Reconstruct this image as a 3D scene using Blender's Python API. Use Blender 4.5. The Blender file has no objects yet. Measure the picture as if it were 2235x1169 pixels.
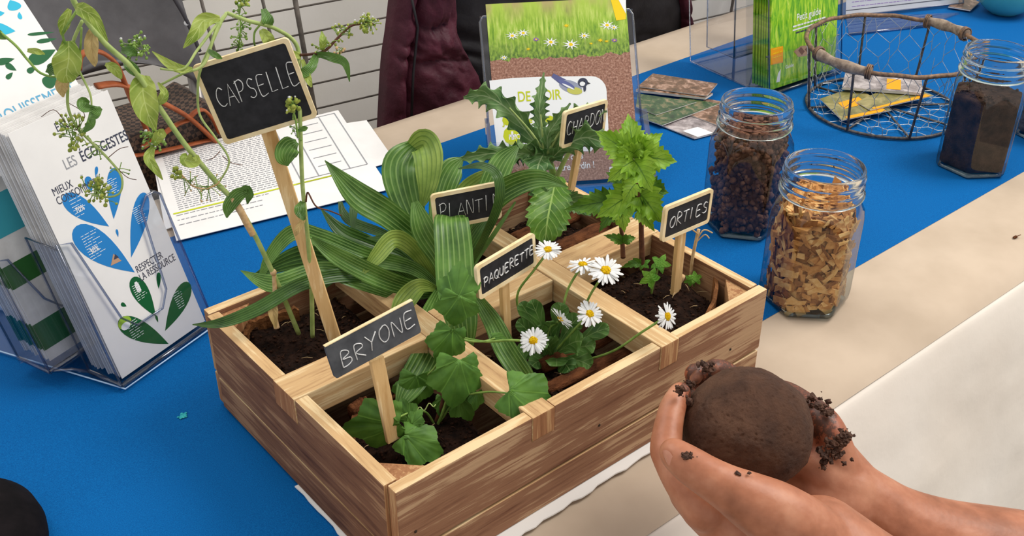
import bpy, bmesh, math, random
from mathutils import Vector, Matrix, Quaternion, noise
random.seed(7)
SC = bpy.context.scene
COL = SC.collection
# ------------------------------------------------------------------ camera
W, H, F = 2235.0, 1169.0, 2377.7
CAM = Vector((-0.24456, -0.40502, 0.53713))
YAW, PITCH = 0.877444, 0.564497
FW = Vector((math.cos(YAW)*math.cos(PITCH), math.sin(YAW)*math.cos(PITCH), -math.sin(PITCH)))
RT = Vector((math.sin(YAW), -math.cos(YAW), 0))
UP = RT.cross(FW)
cd = bpy.data.cameras.new('camera'); co = bpy.data.objects.new('camera', cd); COL.objects.link(co)
cd.sensor_width = 36.0; cd.lens = F/W*36.0; cd.clip_start = 0.01; cd.clip_end = 50
m = Matrix((RT, UP, -FW)).transposed().to_4x4(); m.translation = CAM
co.matrix_world = m
SC.camera = co
# ------------------------------------------------------------------ world, lights, exposure
def lin(c):
    return tuple(((x/255)/12.92 if x/255 <= 0.04045 else ((x/255+0.055)/1.055)**2.4) for x in c)
wd = bpy.data.worlds.new('World'); SC.world = wd; wd.use_nodes = True
bg = wd.node_tree.nodes['Background']; bg.inputs[0].default_value = (1.0, 0.975, 0.945, 1); bg.inputs[1].default_value = 0.74
def area(name, loc, target, size, power, col):
    l = bpy.data.lights.new(name, 'AREA'); l.size = size; l.energy = power; l.color = col
    o = bpy.data.objects.new(name, l); COL.objects.link(o); o.location = loc
    o.rotation_euler = (Vector(target)-Vector(loc)).to_track_quat('-Z', 'Y').to_euler()
area('tent_daylight', (1.5, -0.5, 1.9), (0.2, 0.1, 0), 1.0, 40, (1.0, 0.96, 0.90))
area('back_fill', (-0.2, 1.6, 2.2), (0.2, 0.2, 0), 1.4, 24, (1.0, 0.98, 0.95))  # added fill light from behind, to brighten the backdrop
SC.view_settings.view_transform = 'Standard'; SC.view_settings.look = 'None'
SC.view_settings.exposure = 0.0; SC.view_settings.gamma = 1.0; SC.view_settings.use_curve_mapping = False
# ------------------------------------------------------------------ unprojection helpers (pixels of the photo -> world points)
def ray(u, v): return FW + RT*((u-W/2)/F) + UP*((H/2-v)/F)
def P(u, v, d): return CAM + ray(u, v)*d
def Z(u, v, z=0.0):
    r = ray(u, v); return CAM + r*((z-CAM.z)/r.z)
def PL(u, v, p0, n):
    r = ray(u, v); return CAM + r*((Vector(p0)-CAM).dot(n)/r.dot(n))
def dep(p): return (Vector(p)-CAM).dot(FW)
# ------------------------------------------------------------------ object helpers
WL = {}
def thing(name, loc, label, cat, group=None):
    o = bpy.data.objects.new(name, None); COL.objects.link(o); o.location = loc
    o.empty_display_size = 0.02
    WL[o.name] = Vector(loc); o['label'] = label; o['category'] = cat
    if group: o['group'] = group
    return o
def tag(o, label, cat, group=None, kind=None):
    o['label'] = label; o['category'] = cat
    if group: o['group'] = group
    if kind: o['kind'] = kind
    return o
class MB:
    def __init__(s): s.v = []; s.f = []; s.uv = []; s.mi = []
    def add(s, vs, fs, mi=0, uvs=None):
        b = len(s.v); s.v += [Vector(p) for p in vs]
        for f in fs: s.f.append([b+i for i in f]); s.mi.append(mi)
        s.uv += (uvs if uvs else [(0, 0)]*len(vs))
    def box(s, a, b, mi=0):
        a, b = Vector(a), Vector(b)
        s.obox((a+b)/2, Vector((abs(b.x-a.x)/2, 0, 0)), Vector((0, abs(b.y-a.y)/2, 0)), Vector((0, 0, abs(b.z-a.z)/2)), mi)
    def obox(s, c, x, y, z, mi=0):
        c = Vector(c)
        vs = [c+x*i+y*j+z*k for k in (-1, 1) for j in (-1, 1) for i in (-1, 1)]
        fs = [(0, 2, 3, 1), (4, 5, 7, 6), (0, 1, 5, 4), (2, 6, 7, 3), (0, 4, 6, 2), (1, 3, 7, 5)]
        if x.cross(y).dot(z) < 0: fs = [f[::-1] for f in fs]
        s.add(vs, fs, mi)
    def tube(s, path, r, n=8, caps=True, flat=1.0, closed=False, mi=0):
        path = [Vector(p) for p in path]; k = len(path)
        rs = r if isinstance(r, (list, tuple)) else [r]*k
        t = (path[1]-path[0]).normalized(); ref = Vector((0, 0, 1)) if abs(t.z) < .9 else Vector((1, 0, 0))
        a = t.cross(ref).normalized(); vs = []; 
        for i in range(k):
            if closed: t = (path[(i+1) % k]-path[i-1])
            else: t = path[min(i+1, k-1)]-path[max(i-1, 0)]
            if t.length < 1e-9: t = Vector((0, 0, 1))
            t.normalize(); a = a-t*a.dot(t)
            if a.length < 1e-6: a = t.orthogonal()
            a.normalize(); b = t.cross(a)
            for j in range(n):
                q = 2*math.pi*j/n; vs.append(path[i]+(a*math.cos(q)+b*math.sin(q)*flat)*rs[i])
        fs = []
        for i in range(k if closed else k-1):
            i2 = (i+1) % k
            for j in range(n): fs.append((i*n+j, i*n+(j+1) % n, i2*n+(j+1) % n, i2*n+j))
        if caps and not closed: fs.append(tuple(range(n))[::-1]); fs.append(tuple(range((k-1)*n, k*n)))
        s.add(vs, fs, mi)
    def ball(s, c, r, nu=8, nv=5, jit=0, sq=(1, 1, 1), mi=0):
        c = Vector(c); vs = [c+Vector((0, 0, r*sq[2]))]
        for i in range(1, nv):
            a = math.pi*i/nv
            for j in range(nu):
                b = 2*math.pi*j/nu; k = r*(1+random.uniform(-jit, jit))
                vs.append(c+Vector((math.sin(a)*math.cos(b)*sq[0], math.sin(a)*math.sin(b)*sq[1], math.cos(a)*sq[2]))*k)
        vs.append(c-Vector((0, 0, r*sq[2]))); fs = []
        for j in range(nu):
            fs.append((0, 1+j, 1+(j+1) % nu)); L = 1+(nv-2)*nu
            fs.append((len(vs)-1, L+(j+1) % nu, L+j))
            for i in range(nv-2): q = 1+i*nu; fs.append((q+j, q+nu+j, q+nu+(j+1) % nu, q+(j+1) % nu))
        s.add(vs, fs, mi)
    def lathe(s, prof, c=(0, 0, 0), n=48, mi=0, shape=None):
        c = Vector(c); vs = []
        for (r, z) in prof:
            for j in range(n):
                q = 2*math.pi*j/n; k = r*(shape(q, z) if shape else 1)
                vs.append(c+Vector((k*math.cos(q), k*math.sin(q), z)))
        fs = [(i*n+j, i*n+(j+1) % n, (i+1)*n+(j+1) % n, (i+1)*n+j) for i in range(len(prof)-1) for j in range(n)]
        s.add(vs, fs, mi)
    def poly(s, pts, off=None, mi=0):
        k = len(pts)
        if off is None: s.add(pts, [tuple(range(k))], mi); return
        s.add(list(pts)+[Vector(p)+off for p in pts], [tuple(range(k)), tuple(range(k, 2*k))[::-1]]+[(i, i+k, (i+1) % k+k, (i+1) % k) for i in range(k)], mi)
    def build(s, name, mats, parent=None, smooth=False, bevel=0, autonorm=True, origin=None):
        if not isinstance(mats, (list, tuple)): mats = [mats]
        if parent is not None: base = WL[parent.name]
        elif origin is not None: base = Vector(origin)
        else:
            xs = [p.x for p in s.v]; ys = [p.y for p in s.v]; zs = [p.z for p in s.v]
            base = Vector(((min(xs)+max(xs))/2, (min(ys)+max(ys))/2, min(zs)))
        me = bpy.data.meshes.new(name); me.from_pydata([p-base for p in s.v], [], s.f)
        for mt in mats: me.materials.append(mt)
        me.polygons.foreach_set('material_index', s.mi)
        ul = me.uv_layers.new(name='UVMap')
        li = [0]*len(me.loops); me.loops.foreach_get('vertex_index', li)
        ul.data.foreach_set('uv', [c for i in li for c in s.uv[i]])
        if autonorm or bevel:
            bm = bmesh.new(); bm.from_mesh(me)
            if bevel:
                bmesh.ops.remove_doubles(bm, verts=bm.verts, dist=1e-6)
                bmesh.ops.bevel(bm, geom=[e for e in bm.edges if e.calc_face_angle(0) > .5], offset=bevel, segments=2, affect='EDGES', profile=.6, clamp_overlap=True)
            bmesh.ops.recalc_face_normals(bm, faces=bm.faces); bm.to_mesh(me); bm.free()
        if smooth: me.polygons.foreach_set('use_smooth', [True]*len(me.polygons))
        o = bpy.data.objects.new(name, me); COL.objects.link(o)
        if parent is not None: o.parent = parent
        else: o.location = base
        WL[o.name] = base
        return o
def cr(pts, n):
    """Catmull-Rom resample of a list of tuples/vectors to n points"""
    pts = [list(p) for p in pts]; k = len(pts); out = []
    for i in range(n):
        t = i/(n-1)*(k-1); a = min(int(t), k-2); f = t-a
        p0, p1, p2, p3 = pts[max(a-1, 0)], pts[a], pts[a+1], pts[min(a+2, k-1)]
        out.append([0.5*(2*p1[j]+(p2[j]-p0[j])*f+(2*p0[j]-5*p1[j]+4*p2[j]-p3[j])*f*f+(3*p1[j]-p0[j]-3*p2[j]+p3[j])*f**3) for j in range(len(p1))])
    return out
def crP(pts, n): return [P(*q) for q in cr(pts, n)]
# ------------------------------------------------------------------ materials
def newmat(name):
    mt = bpy.data.materials.new(name); mt.use_nodes = True; nt = mt.node_tree
    return mt, nt, nt.nodes['Principled BSDF']
def nd(nt, t, **kw):
    n = nt.nodes.new(t)
    for k, v in kw.items():
        if k in n.inputs.keys(): n.inputs[k].default_value = v
        else: setattr(n, k, v)
    return n
def ramp(nt, fac, stops):
    r = nt.nodes.new('ShaderNodeValToRGB'); e = r.color_ramp.elements
    while len(e) < len(stops): e.new(.5)
    for i, (p, c) in enumerate(stops): e[i].position = p; e[i].color = (*lin(c), 1)
    nt.links.new(fac, r.inputs[0]); return r.outputs[0]
def coords(nt, scale=(1, 1, 1), kind='Object', rot=(0, 0, 0)):
    tc = nt.nodes.new('ShaderNodeTexCoord'); mp = nt.nodes.new('ShaderNodeMapping')
    mp.inputs['Scale'].default_value = scale; mp.inputs['Rotation'].default_value = rot
    nt.links.new(tc.outputs[kind], mp.inputs[0]); return mp.outputs[0]
def noi(nt, vec, scale, detail=4, rough=.55, dist=0):
    n = nd(nt, 'ShaderNodeTexNoise', Scale=scale, Detail=detail, Roughness=rough, Distortion=dist); nt.links.new(vec, n.inputs['Vector']); return n.outputs[0]
def bump(nt, b, h, strength, dist=.001):
    n = nd(nt, 'ShaderNodeBump', Strength=strength, Distance=dist); nt.links.new(h, n.inputs['Height']); nt.links.new(n.outputs[0], b.inputs['Normal'])
def mat(name, c1, c2=None, rough=.6, spec=.3, vs=40, bs=0, bst=.3, bd=.001, stretch=(1, 1, 1), metal=0, lo=.35, hi=.65, detail=4, trans=0):
    mt, nt, b = newmat(name)
    b.inputs['Roughness'].default_value = rough; b.inputs['Specular IOR Level'].default_value = spec; b.inputs['Metallic'].default_value = metal
    b.inputs['Base Color'].default_value = (*lin(c1), 1)
    if c2 or bs: vec = coords(nt, stretch)
    if c2: nt.links.new(ramp(nt, noi(nt, vec, vs, detail), [(lo, c1), (hi, c2)]), b.inputs['Base Color'])
    if bs: bump(nt, b, noi(nt, vec, bs, 5), bst, bd)
    if trans: translucent(mt, nt, b, trans)
    return mt
def translucent(mt, nt, b, k):
    tr = nt.nodes.new('ShaderNodeBsdfTranslucent'); mx = nt.nodes.new('ShaderNodeMixShader'); mx.inputs[0].default_value = k
    src = b.inputs['Base Color']
    if src.is_linked: nt.links.new(src.links[0].from_socket, tr.inputs[0])
    else: tr.inputs[0].default_value = src.default_value
    out = nt.nodes['Material Output']
    nt.links.new(b.outputs[0], mx.inputs[1]); nt.links.new(tr.outputs[0], mx.inputs[2]); nt.links.new(mx.outputs[0], out.inputs[0])
def clear(name, tint, edge, fac=.12, ior=1.45, rough=.02):
    """clear sheet plastic / glass: passes light, reflects at grazing angles, edges carry a tint"""
    mt = bpy.data.materials.new(name); mt.use_nodes = True; nt = mt.node_tree; nt.nodes.clear()
    out = nt.nodes.new('ShaderNodeOutputMaterial'); tr = nt.nodes.new('ShaderNodeBsdfTransparent'); gl = nd(nt, 'ShaderNodeBsdfGlossy', Roughness=rough)
    lw = nd(nt, 'ShaderNodeLayerWeight', Blend=.5)
    mc = nt.nodes.new('ShaderNodeMix'); mc.data_type = 'RGBA'
    mc.inputs[6].default_value = (*lin(tint), 1); mc.inputs[7].default_value = (*lin(edge), 1)
    pw = nd(nt, 'ShaderNodeMath', operation='POWER'); pw.inputs[1].default_value = 3.0
    nt.links.new(lw.outputs['Facing'], pw.inputs[0]); nt.links.new(pw.outputs[0], mc.inputs[0]); nt.links.new(mc.outputs[2], tr.inputs[0])
    p5 = nd(nt, 'ShaderNodeMath', operation='POWER'); p5.inputs[1].default_value = 5.0; nt.links.new(lw.outputs['Facing'], p5.inputs[0])
    ad = nd(nt, 'ShaderNodeMath', operation='MULTIPLY_ADD', use_clamp=True); ad.inputs[1].default_value = .9; ad.inputs[2].default_value = .035+fac*.15
    nt.links.new(p5.outputs[0], ad.inputs[0])
    mx = nt.nodes.new('ShaderNodeMixShader'); nt.links.new(ad.outputs[0], mx.inputs[0]); nt.links.new(tr.outputs[0], mx.inputs[1]); nt.links.new(gl.outputs[0], mx.inputs[2])
    nt.links.new(mx.outputs[0], out.inputs[0]); return mt
def leafmat(name, dark, light, vein, style='pinnate', nv=9, trans=.22, rough=.42, spec=.35, edge=None):
    mt, nt, b = newmat(name); b.inputs['Roughness'].default_value = rough; b.inputs['Specular IOR Level'].default_value = spec
    tc = nt.nodes.new('ShaderNodeTexCoord'); sp = nt.nodes.new('ShaderNodeSeparateXYZ'); nt.links.new(tc.outputs['UV'], sp.inputs[0])
    def mth(op, a, b_, c=None):
        n = nd(nt, 'ShaderNodeMath', operation=op)
        for i, x in enumerate((a, b_, c)):
            if x is None: continue
            if isinstance(x, (int, float)): n.inputs[i].default_value = x
            else: nt.links.new(x, n.inputs[i])
        return n.outputs[0]
    a = mth('ABSOLUTE', mth('SUBTRACT', sp.outputs[0], .5), 0)
    if style == 'pinnate':
        q = mth('FRACT', mth('MULTIPLY', mth('SUBTRACT', sp.outputs[1], mth('MULTIPLY', a, .5)), nv), 0)
        side = mth('LESS_THAN', mth('ABSOLUTE', mth('SUBTRACT', q, .5), 0), .07); mid = mth('LESS_THAN', a, .02)
        vm = mth('MAXIMUM', mth('MULTIPLY', side, .55), mid); hgt = mth('ABSOLUTE', mth('SUBTRACT', q, .5), 0)
    elif style == 'parallel':
        q = mth('ABSOLUTE', mth('SUBTRACT', mth('FRACT', mth('MULTIPLY', sp.outputs[0], nv), 0), .5), 0)
        vm = mth('MULTIPLY', mth('LESS_THAN', q, .13), .7); hgt = q
    else:
        q = mth('ABSOLUTE', mth('SUBTRACT', mth('FRACT', mth('MULTIPLY', sp.outputs[0], nv), 0), .5), 0)
        vm = mth('MULTIPLY', mth('LESS_THAN', mth('MULTIPLY', q, sp.outputs[1]), .022), .8); hgt = q
    n = noi(nt, tc.outputs['Object'], 60, 4)
    base = ramp(nt, n, [(.35, dark), (.68, light)])
    mx = nt.nodes.new('ShaderNodeMix'); mx.data_type = 'RGBA'; nt.links.new(vm, mx.inputs[0]); nt.links.new(base, mx.inputs[6]); mx.inputs[7].default_value = (*lin(vein), 1)
    nt.links.new(mx.outputs[2], b.inputs['Base Color']); bump(nt, b, hgt, .35, .0012)
    translucent(mt, nt, b, trans); return mt
def woodmat(name, c, axis=0, scale=1.0, bst=.5, rough=.75):
    """c: list of 3 colours; grain runs along axis"""
    mt, nt, b = newmat(name); b.inputs['Roughness'].default_value = rough; b.inputs['Specular IOR Level'].default_value = .2
    st = [125*scale]*3; st[axis] = 9*scale; st2 = [420*scale]*3; st2[axis] = 22*scale
    v1 = coords(nt, tuple(st)); v2 = coords(nt, tuple(st2)); v3 = coords(nt, (9, 9, 9))
    n1 = noi(nt, v1, 1, 6, .6, .6); n2 = noi(nt, v2, 1, 4, .7); n3 = noi(nt, v3, 1, 3)
    ad = nd(nt, 'ShaderNodeMath', operation='MULTIPLY_ADD'); nt.links.new(n2, ad.inputs[0]); ad.inputs[1].default_value = .45; 
    a2 = nd(nt, 'ShaderNodeMath', operation='MULTIPLY_ADD'); nt.links.new(n3, a2.inputs[0]); a2.inputs[1].default_value = .55
    sc = nd(nt, 'ShaderNodeMath', operation='MULTIPLY'); nt.links.new(n1, sc.inputs[0]); sc.inputs[1].default_value = .8
    nt.links.new(sc.outputs[0], a2.inputs[2]); nt.links.new(a2.outputs[0], ad.inputs[2])
    nt.links.new(ramp(nt, ad.outputs[0], [(.66, c[0]), (.86, c[1]), (.92, c[1]), (1.12, c[2])]), b.inputs['Base Color'])
    bump(nt, b, ad.outputs[0], bst, .0015); return mt
M = {}
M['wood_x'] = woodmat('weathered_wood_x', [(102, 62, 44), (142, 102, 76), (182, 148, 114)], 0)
M['wood_y_shaded'] = woodmat('weathered_wood_y_shaded', [(82, 50, 36), (126, 88, 64), (160, 122, 90)], 1)  # side planks: same wood, their shade put into the darker colours
M['sawn_x'] = woodmat('sawn_wood_x', [(146, 106, 70), (202, 166, 120), (224, 198, 154)], 0, 1.0, .3)
M['sawn_y'] = woodmat('sawn_wood_y', [(146, 106, 70), (202, 166, 120), (224, 198, 154)], 1, 1.0, .3)
M['endgrain'] = woodmat('end_grain', [(120, 76, 48), (160, 112, 76), (190, 148, 104)], 2, 1.5, .4)
M['stake'] = woodmat('stake_wood', [(196, 150, 92), (222, 184, 128), (240, 212, 162)], 2, 1.0, .15, .6)
M['frame'] = mat('pale_frame_wood', (226, 200, 150), (240, 222, 182), .6, .2, 90)
M['board'] = mat('blackboard', (28, 28, 31), (52, 52, 56), .7, .25, 120, lo=.3, hi=.8)
M['slate'] = mat('dusty_blackboard', (66, 68, 72), (96, 98, 102), .7, .25, 90, lo=.3, hi=.8)
M['chalk'] = mat('chalk', (240, 240, 238), (200, 200, 200), .9, .1, 900)
M['soil'] = mat('potting_soil', (20, 12, 9), (46, 29, 21), .95, .1, 180, 260, 1.0, .004)
M['crumb'] = mat('soil_crumb', (28, 17, 12), (62, 39, 27), .95, .1, 200, 500, .8)
M['bark'] = mat('bark', (70, 38, 22), (124, 76, 46), .9, .15, 60, 180, .9, .003, (1, 3, 3))
M['fibre'] = mat('fibre_pot', (92, 58, 34), (140, 94, 58), .95, .1, 120, 300, .9, .002)
M['straw'] = mat('dry_straw', (176, 150, 110), None, .8)
# ------------------------------------------------------------------ the setting
def setting(o): o['kind'] = 'structure'; return o
b = MB(); b.box((-2.5, -2.0, -.63), (4.5, 3.0, -.60))
setting(b.build('floor', mat('grey_floor', (150, 146, 140), (168, 164, 158), .7, .3, 4)))
# grid plane directions
GE = Vector((math.cos(-.14), math.sin(-.14), 0)); GN = Vector((-GE.y, GE.x, 0)); G0 = Vector((.375, .85, 0))
b = MB(); nx, nz = 120, 14
for i in range(nx+1):
    for k in range(nz+1):
        s = -1.6+5.0*i/nx; z = -.6+1.5*k/nz
        off = .12+.012*math.sin(s*9+1.5*noise.noise(Vector((s*2, z, 0))))+.006*math.sin(s*23+z)
        b.v.append(G0+GE*s+GN*off+Vector((0, 0, z))); b.uv.append((0, 0))
for i in range(nx):
    for k in range(nz): b.f.append([i*(nz+1)+k, (i+1)*(nz+1)+k, (i+1)*(nz+1)+k+1, i*(nz+1)+k+1]); b.mi.append(0)
setting(b.build('wall_back', mat('white_tent_cloth', (238, 234, 226), (246, 243, 238), .85, .1, 6, 30, .2, .004, trans=.1), smooth=True))
# grid panel standing in front of the tent wall
def G(u, v): return PL(u, v, G0, GN)
wire = mat('grey_wire', (74, 68, 62), (110, 102, 94), .45, .4, 60)
gp = thing('grid_panel', G0+Vector((0, 0, -.6)), 'grey welded wire grid panel standing before the white tent cloth', 'panel')
z0 = G(700, 7).z
for k in range(-4, 17):
    z = z0-(z0-G(700, 235).z)/4*k; bb = MB(); p = G0+Vector((0, 0, z-G0.z)); bb.tube([p-GE*.9, p+GE*1.9], .0013, 6); bb.build('wire', wire, gp, True)
def post(u1, v1, u2, v2, r):
    a, c = G(u1, v1), G(u2, v2); d = (a-c)/(a.z-c.z); bb = MB()
    bb.tube([c+d*(-.6-c.z), c+d*(.28-c.z)], r, 10); bb.build('post', wire, gp, True)
post(644, 0, 689, 252, .0035); post(573, 0, 582, 40, .0022); post(439, 0, 452, 50, .0022); post(330, 240, 346, 280, .003)
post(1180, 0, 1190, 100, .0035); post(1600, 0, 1590, 60, .0025)
# ------------------------------------------------------------------ table with kraft paper cloth
tb = thing('table', (.6, .26, -.6), 'long trestle table hidden under the beige paper cloth', 'table')
b = MB(); b.box((-.8, -.028, -.03), (1.5, .575, -.004)); b.build('tabletop', mat('table_board', (190, 180, 168)), tb)
for lx in (-.7, 1.4):
    for ly in (0, .53):
        b = MB(); b.tube([(lx, ly, -.6), (lx, ly, -.03)], .012, 10); b.build('leg', wire, tb, True)
kraft = mat('kraft_paper', (184, 166, 146), (196, 178, 158), .85, .15, 14, 60, .12, .002)
kraft_lit = mat('lit_paper_overhang', (226, 216, 204), (234, 226, 216), .85, .15, 5, 22, .3, .004)  # same paper made paler: brighter light on the overhang put into the colour
def sweep_sheet(prof, x0, x1, nx, mt, name, fn=None, parent=None, mi=None):
    bb = MB(); k = len(prof)
    for i in range(nx+1):
        x = x0+(x1-x0)*i/nx
        for j, (y, z) in enumerate(prof):
            p = Vector((x, y, z)); 
            if fn: p += fn(x, y, z, j)
            bb.v.append(p); bb.uv.append((0, 0))
    for i in range(nx):
        for j in range(k-1): bb.f.append([i*k+j, (i+1)*k+j, (i+1)*k+j+1, i*k+j+1]); bb.mi.append(mi[j] if mi else 0)
    return bb
prof = [(.60, -.60), (.594, -.3), (.59, -.04), (.588, -.01), (.584, -.002), (.57, 0), (.5, 0), (.3, 0), (.1, 0), (.0, 0), (-.02, -.0003), (-.035, -.0018), (-.047, -.005), (-.053, -.0082), (-.0575, -.0117)]
def cf(x, y, z, j):
    if j < 3: return Vector((0, .012*noise.noise(Vector((x*6, 0, 1))), 0))
    if j > 9: return Vector((0, 0, .0012*noise.noise(Vector((x*9, y*20, 3)))))
    return Vector((0, 0, 0))
cloth = thing('paper_tablecloth', (.6, .26, 0), 'beige kraft paper cloth covering the whole table', 'tablecloth')
sweep_sheet(prof, -.85, 1.55, 130, kraft, 'x', cf).build('top_sheet', kraft, cloth, True)
prof2 = [(-.0555, -.0124), (-.0615, -.018), (-.071, -.05), (-.078, -.09), (-.088, -.15), (-.098, -.22), (-.108, -.30), (-.12, -.42), (-.128, -.58)]
def of(x, y, z, j):
    k = min(1, (-z-.013)/.12); q = x*1.0+z*.9
    w = .012*noise.noise(Vector((q*5, z*2, 5)))+.006*(1-abs(noise.noise(Vector((q*13, z*3, 9)))))+.002*noise.noise(Vector((x*40, z*40, 9)))
    return Vector((0, -w*k, 0))
sweep_sheet(cr(prof2, 40), -.85, 1.55, 220, kraft_lit, 'x', of).build('overhang', kraft_lit, cloth, True)
# the blue runner
blue, nt, bb_ = newmat('blue_runner_fabric')
bb_.inputs['Roughness'].default_value = .9; bb_.inputs['Specular IOR Level'].default_value = .12
v = coords(nt, (1, 1, 1)); nt.links.new(ramp(nt, noi(nt, v, 1400, 3), [(.3, (0, 78, 142)), (.7, (6, 104, 174))]), bb_.inputs['Base Color']); bump(nt, bb_, noi(nt, v, 1100, 4), .5, .0006)
b = MB(); nx, ny = 160, 34
for i in range(nx+1):
    for j in range(ny+1):
        x = -.8+2.32*i/nx; y = .045+.455*j/ny
        z = .0012+.0007*max(0, noise.noise(Vector((x*3, y*9, 2))))
        z += .0013*math.exp(-((y-(.345+.12*x))/.005)**2)*(1 if x < .02 else math.exp(-((x-.02)/.05)**2))   # a soft crease at the left
        if j in (0, ny): z = .0003
        b.v.append(Vector((x, y, z))); b.uv.append((0, 0))
for i in range(nx):
    for j in range(ny): b.f.append([i*(ny+1)+j, (i+1)*(ny+1)+j, (i+1)*(ny+1)+j+1, i*(ny+1)+j+1]); b.mi.append(0)
rn = thing('table_runner', (.6, .27, 0), 'wide bright blue fabric runner laid along the table', 'runner')
b.build('fabric', blue, rn, True)
b = MB(); c = Z(400, 912)
for k in range(40):
    a = random.random()*6.28; r = abs(random.gauss(0, .0022)); b.ball(c+Vector((math.cos(a)*r, math.sin(a)*r, .0018)), random.uniform(.0008, .0016), 6, 4, .3, (1, 1, .25))
b.build('stain', mat('turquoise_stain', (0, 150, 170), (60, 190, 190), .7, vs=300), rn, True)
# white tissue paper beneath the crate
b = MB(); pts = []
def edge_pts(a, c, n, amp):
    return [Vector(a).lerp(Vector(c), i/n)+Vector((random.uniform(-amp, amp), random.uniform(-amp, amp), 0)) for i in range(n)]
cs = [(-.003, .12), (-.0065, -.012), (.10, -.0145), (.22, -.0125), (.33, -.003), (.345, .06), (.2, .1)]
for i in range(len(cs)): pts += edge_pts((*cs[i], .0032), (*cs[(i+1) % len(cs)], .0032), 14, .0012)
b.poly(pts, Vector((0, 0, .0012)))
tag(b.build('paper_sheet', mat('white_tissue', (232, 230, 226), None, .8)), 'thin white paper sheet peeking out from beneath the wooden crate', 'paper')
# ------------------------------------------------------------------ the crate
CL, CW, CH, SE = .336, .240, .0887, .0335
cz = .0048
cr_ = thing('wooden_crate', (CL/2, CW/2, cz), 'rustic weathered wooden crate with six planted compartments', 'crate')
def plank(name, poly, off, mats, ax):
    bb = MB(); bb.poly([Vector(p) for p in poly], Vector(off)); 
    o = bb.build(name, mats, cr_, False, .0009)
    me = o.data
    for f in me.polygons:
        if f.normal.z > .75: f.material_index = 1
        elif abs(f.normal[ax]) > .75: f.material_index = 2
    return o
mx_ = [M['wood_x'], M['sawn_x'], M['endgrain']]; my_ = [M['wood_y_shaded'], M['sawn_y'], M['endgrain']]
NZ = CH-.020
d1, d2 = (.1045, .1235), (.2215, .2395); lb = (.1065, .1345)
def notched(x0, x1, notches, z0_, z1_, ax, c):
    pts = [(x0, z0_), (x1, z0_), (x1, z1_)]
    for a, b2 in sorted(notches, reverse=True): pts += [(b2, z1_), (b2, NZ), (a, NZ), (a, z1_)]
    pts += [(x0, z1_)]
    return [((p[0], c, p[1]) if ax == 0 else (c, p[0], p[1])) for p in pts]
plank('front_plank', notched(0, CL, [d1, d2], SE+.0011, CH, 0, -.005), (0, .0085, 0), mx_, 0)
plank('front_plank', notched(.0005, CL-.001, [], cz, SE-.0011, 0, -.0052), (0, .0085, 0), mx_, 0)
plank('back_plank', notched(0, CL, [d1, d2], SE+.0011, CH, 0, CW-.0085), (0, .0085, 0), mx_, 0)
plank('back_plank', notched(0, CL, [], cz, SE-.0011, 0, CW-.0085), (0, .0085, 0), mx_, 0)
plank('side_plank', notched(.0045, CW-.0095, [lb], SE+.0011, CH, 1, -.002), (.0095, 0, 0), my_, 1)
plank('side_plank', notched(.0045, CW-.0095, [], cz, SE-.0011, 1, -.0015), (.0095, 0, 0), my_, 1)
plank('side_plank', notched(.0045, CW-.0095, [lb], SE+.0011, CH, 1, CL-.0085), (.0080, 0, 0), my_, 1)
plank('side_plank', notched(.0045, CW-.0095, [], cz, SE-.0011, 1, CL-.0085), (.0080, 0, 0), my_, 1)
def beam(name, a, c, mats, ax):
    bb = MB(); bb.box(a, c); o = bb.build(name, mats, cr_, False, .0008)
    for f in o.data.polygons:
        if abs(f.normal[ax]) > .75: f.material_index = 1
beam('divider', (-.0025, lb[0]+.0003, NZ+.0004), (d1[0]-.0003, lb[1]-.0003, CH+.0004), [M['sawn_x'], M['endgrain']], 0)
beam('divider', (d1[1]+.0003, lb[0]+.0003, NZ+.0004), (d2[0]-.0003, lb[1]-.0003, CH-.0002), [M['sawn_x'], M['endgrain']], 0)
beam('divider', (d2[1]+.0003, lb[0]+.0003, NZ+.0004), (CL+.0003, lb[1]-.0003, CH), [M['sawn_x'], M['endgrain']], 0)
beam('divider', (d1[0]+.0003, -.0055, NZ+.0004), (d1[1]-.0003, CW+.0003, CH-.0001), [M['sawn_y'], M['endgrain']], 1)
beam('divider', (d2[0]+.0003, -.0058, NZ+.0004), (d2[1]-.0003, CW+.0003, CH+.0005), [M['sawn_y'], M['endgrain']], 1)
bb = MB(); bb.box((.008, .004, cz), (CL-.009, CW-.009, cz+.004)); bb.build('bottom_board', M['wood_x'], cr_)
for (x, y, sx, sy) in ((.0078, .0038, 1, 1), (CL-.0088, .0038, -1, 1), (.0078, CW-.0088, 1, -1), (CL-.0088, CW-.0088, -1, -1)):
    bb = MB(); bb.poly([Vector((x, y, cz+.004)), Vector((x+.024*sx, y, cz+.004)), Vector((x, y+.024*sy, cz+.004))], Vector((0, 0, CH-cz-.0075)))
    bb.build('corner_block', [M['endgrain']], cr_, False, .0006)
for (x, y) in ((.012, -.0052), (.30, -.0052), (.165, -.0052)):
    bb = MB(); bb.ball((x, y, .05), .0011, 8, 5, 0, (1, .5, 1)); bb.build('nail', mat('dark_nail', (60, 48, 40), metal=.6), cr_, True)
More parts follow.
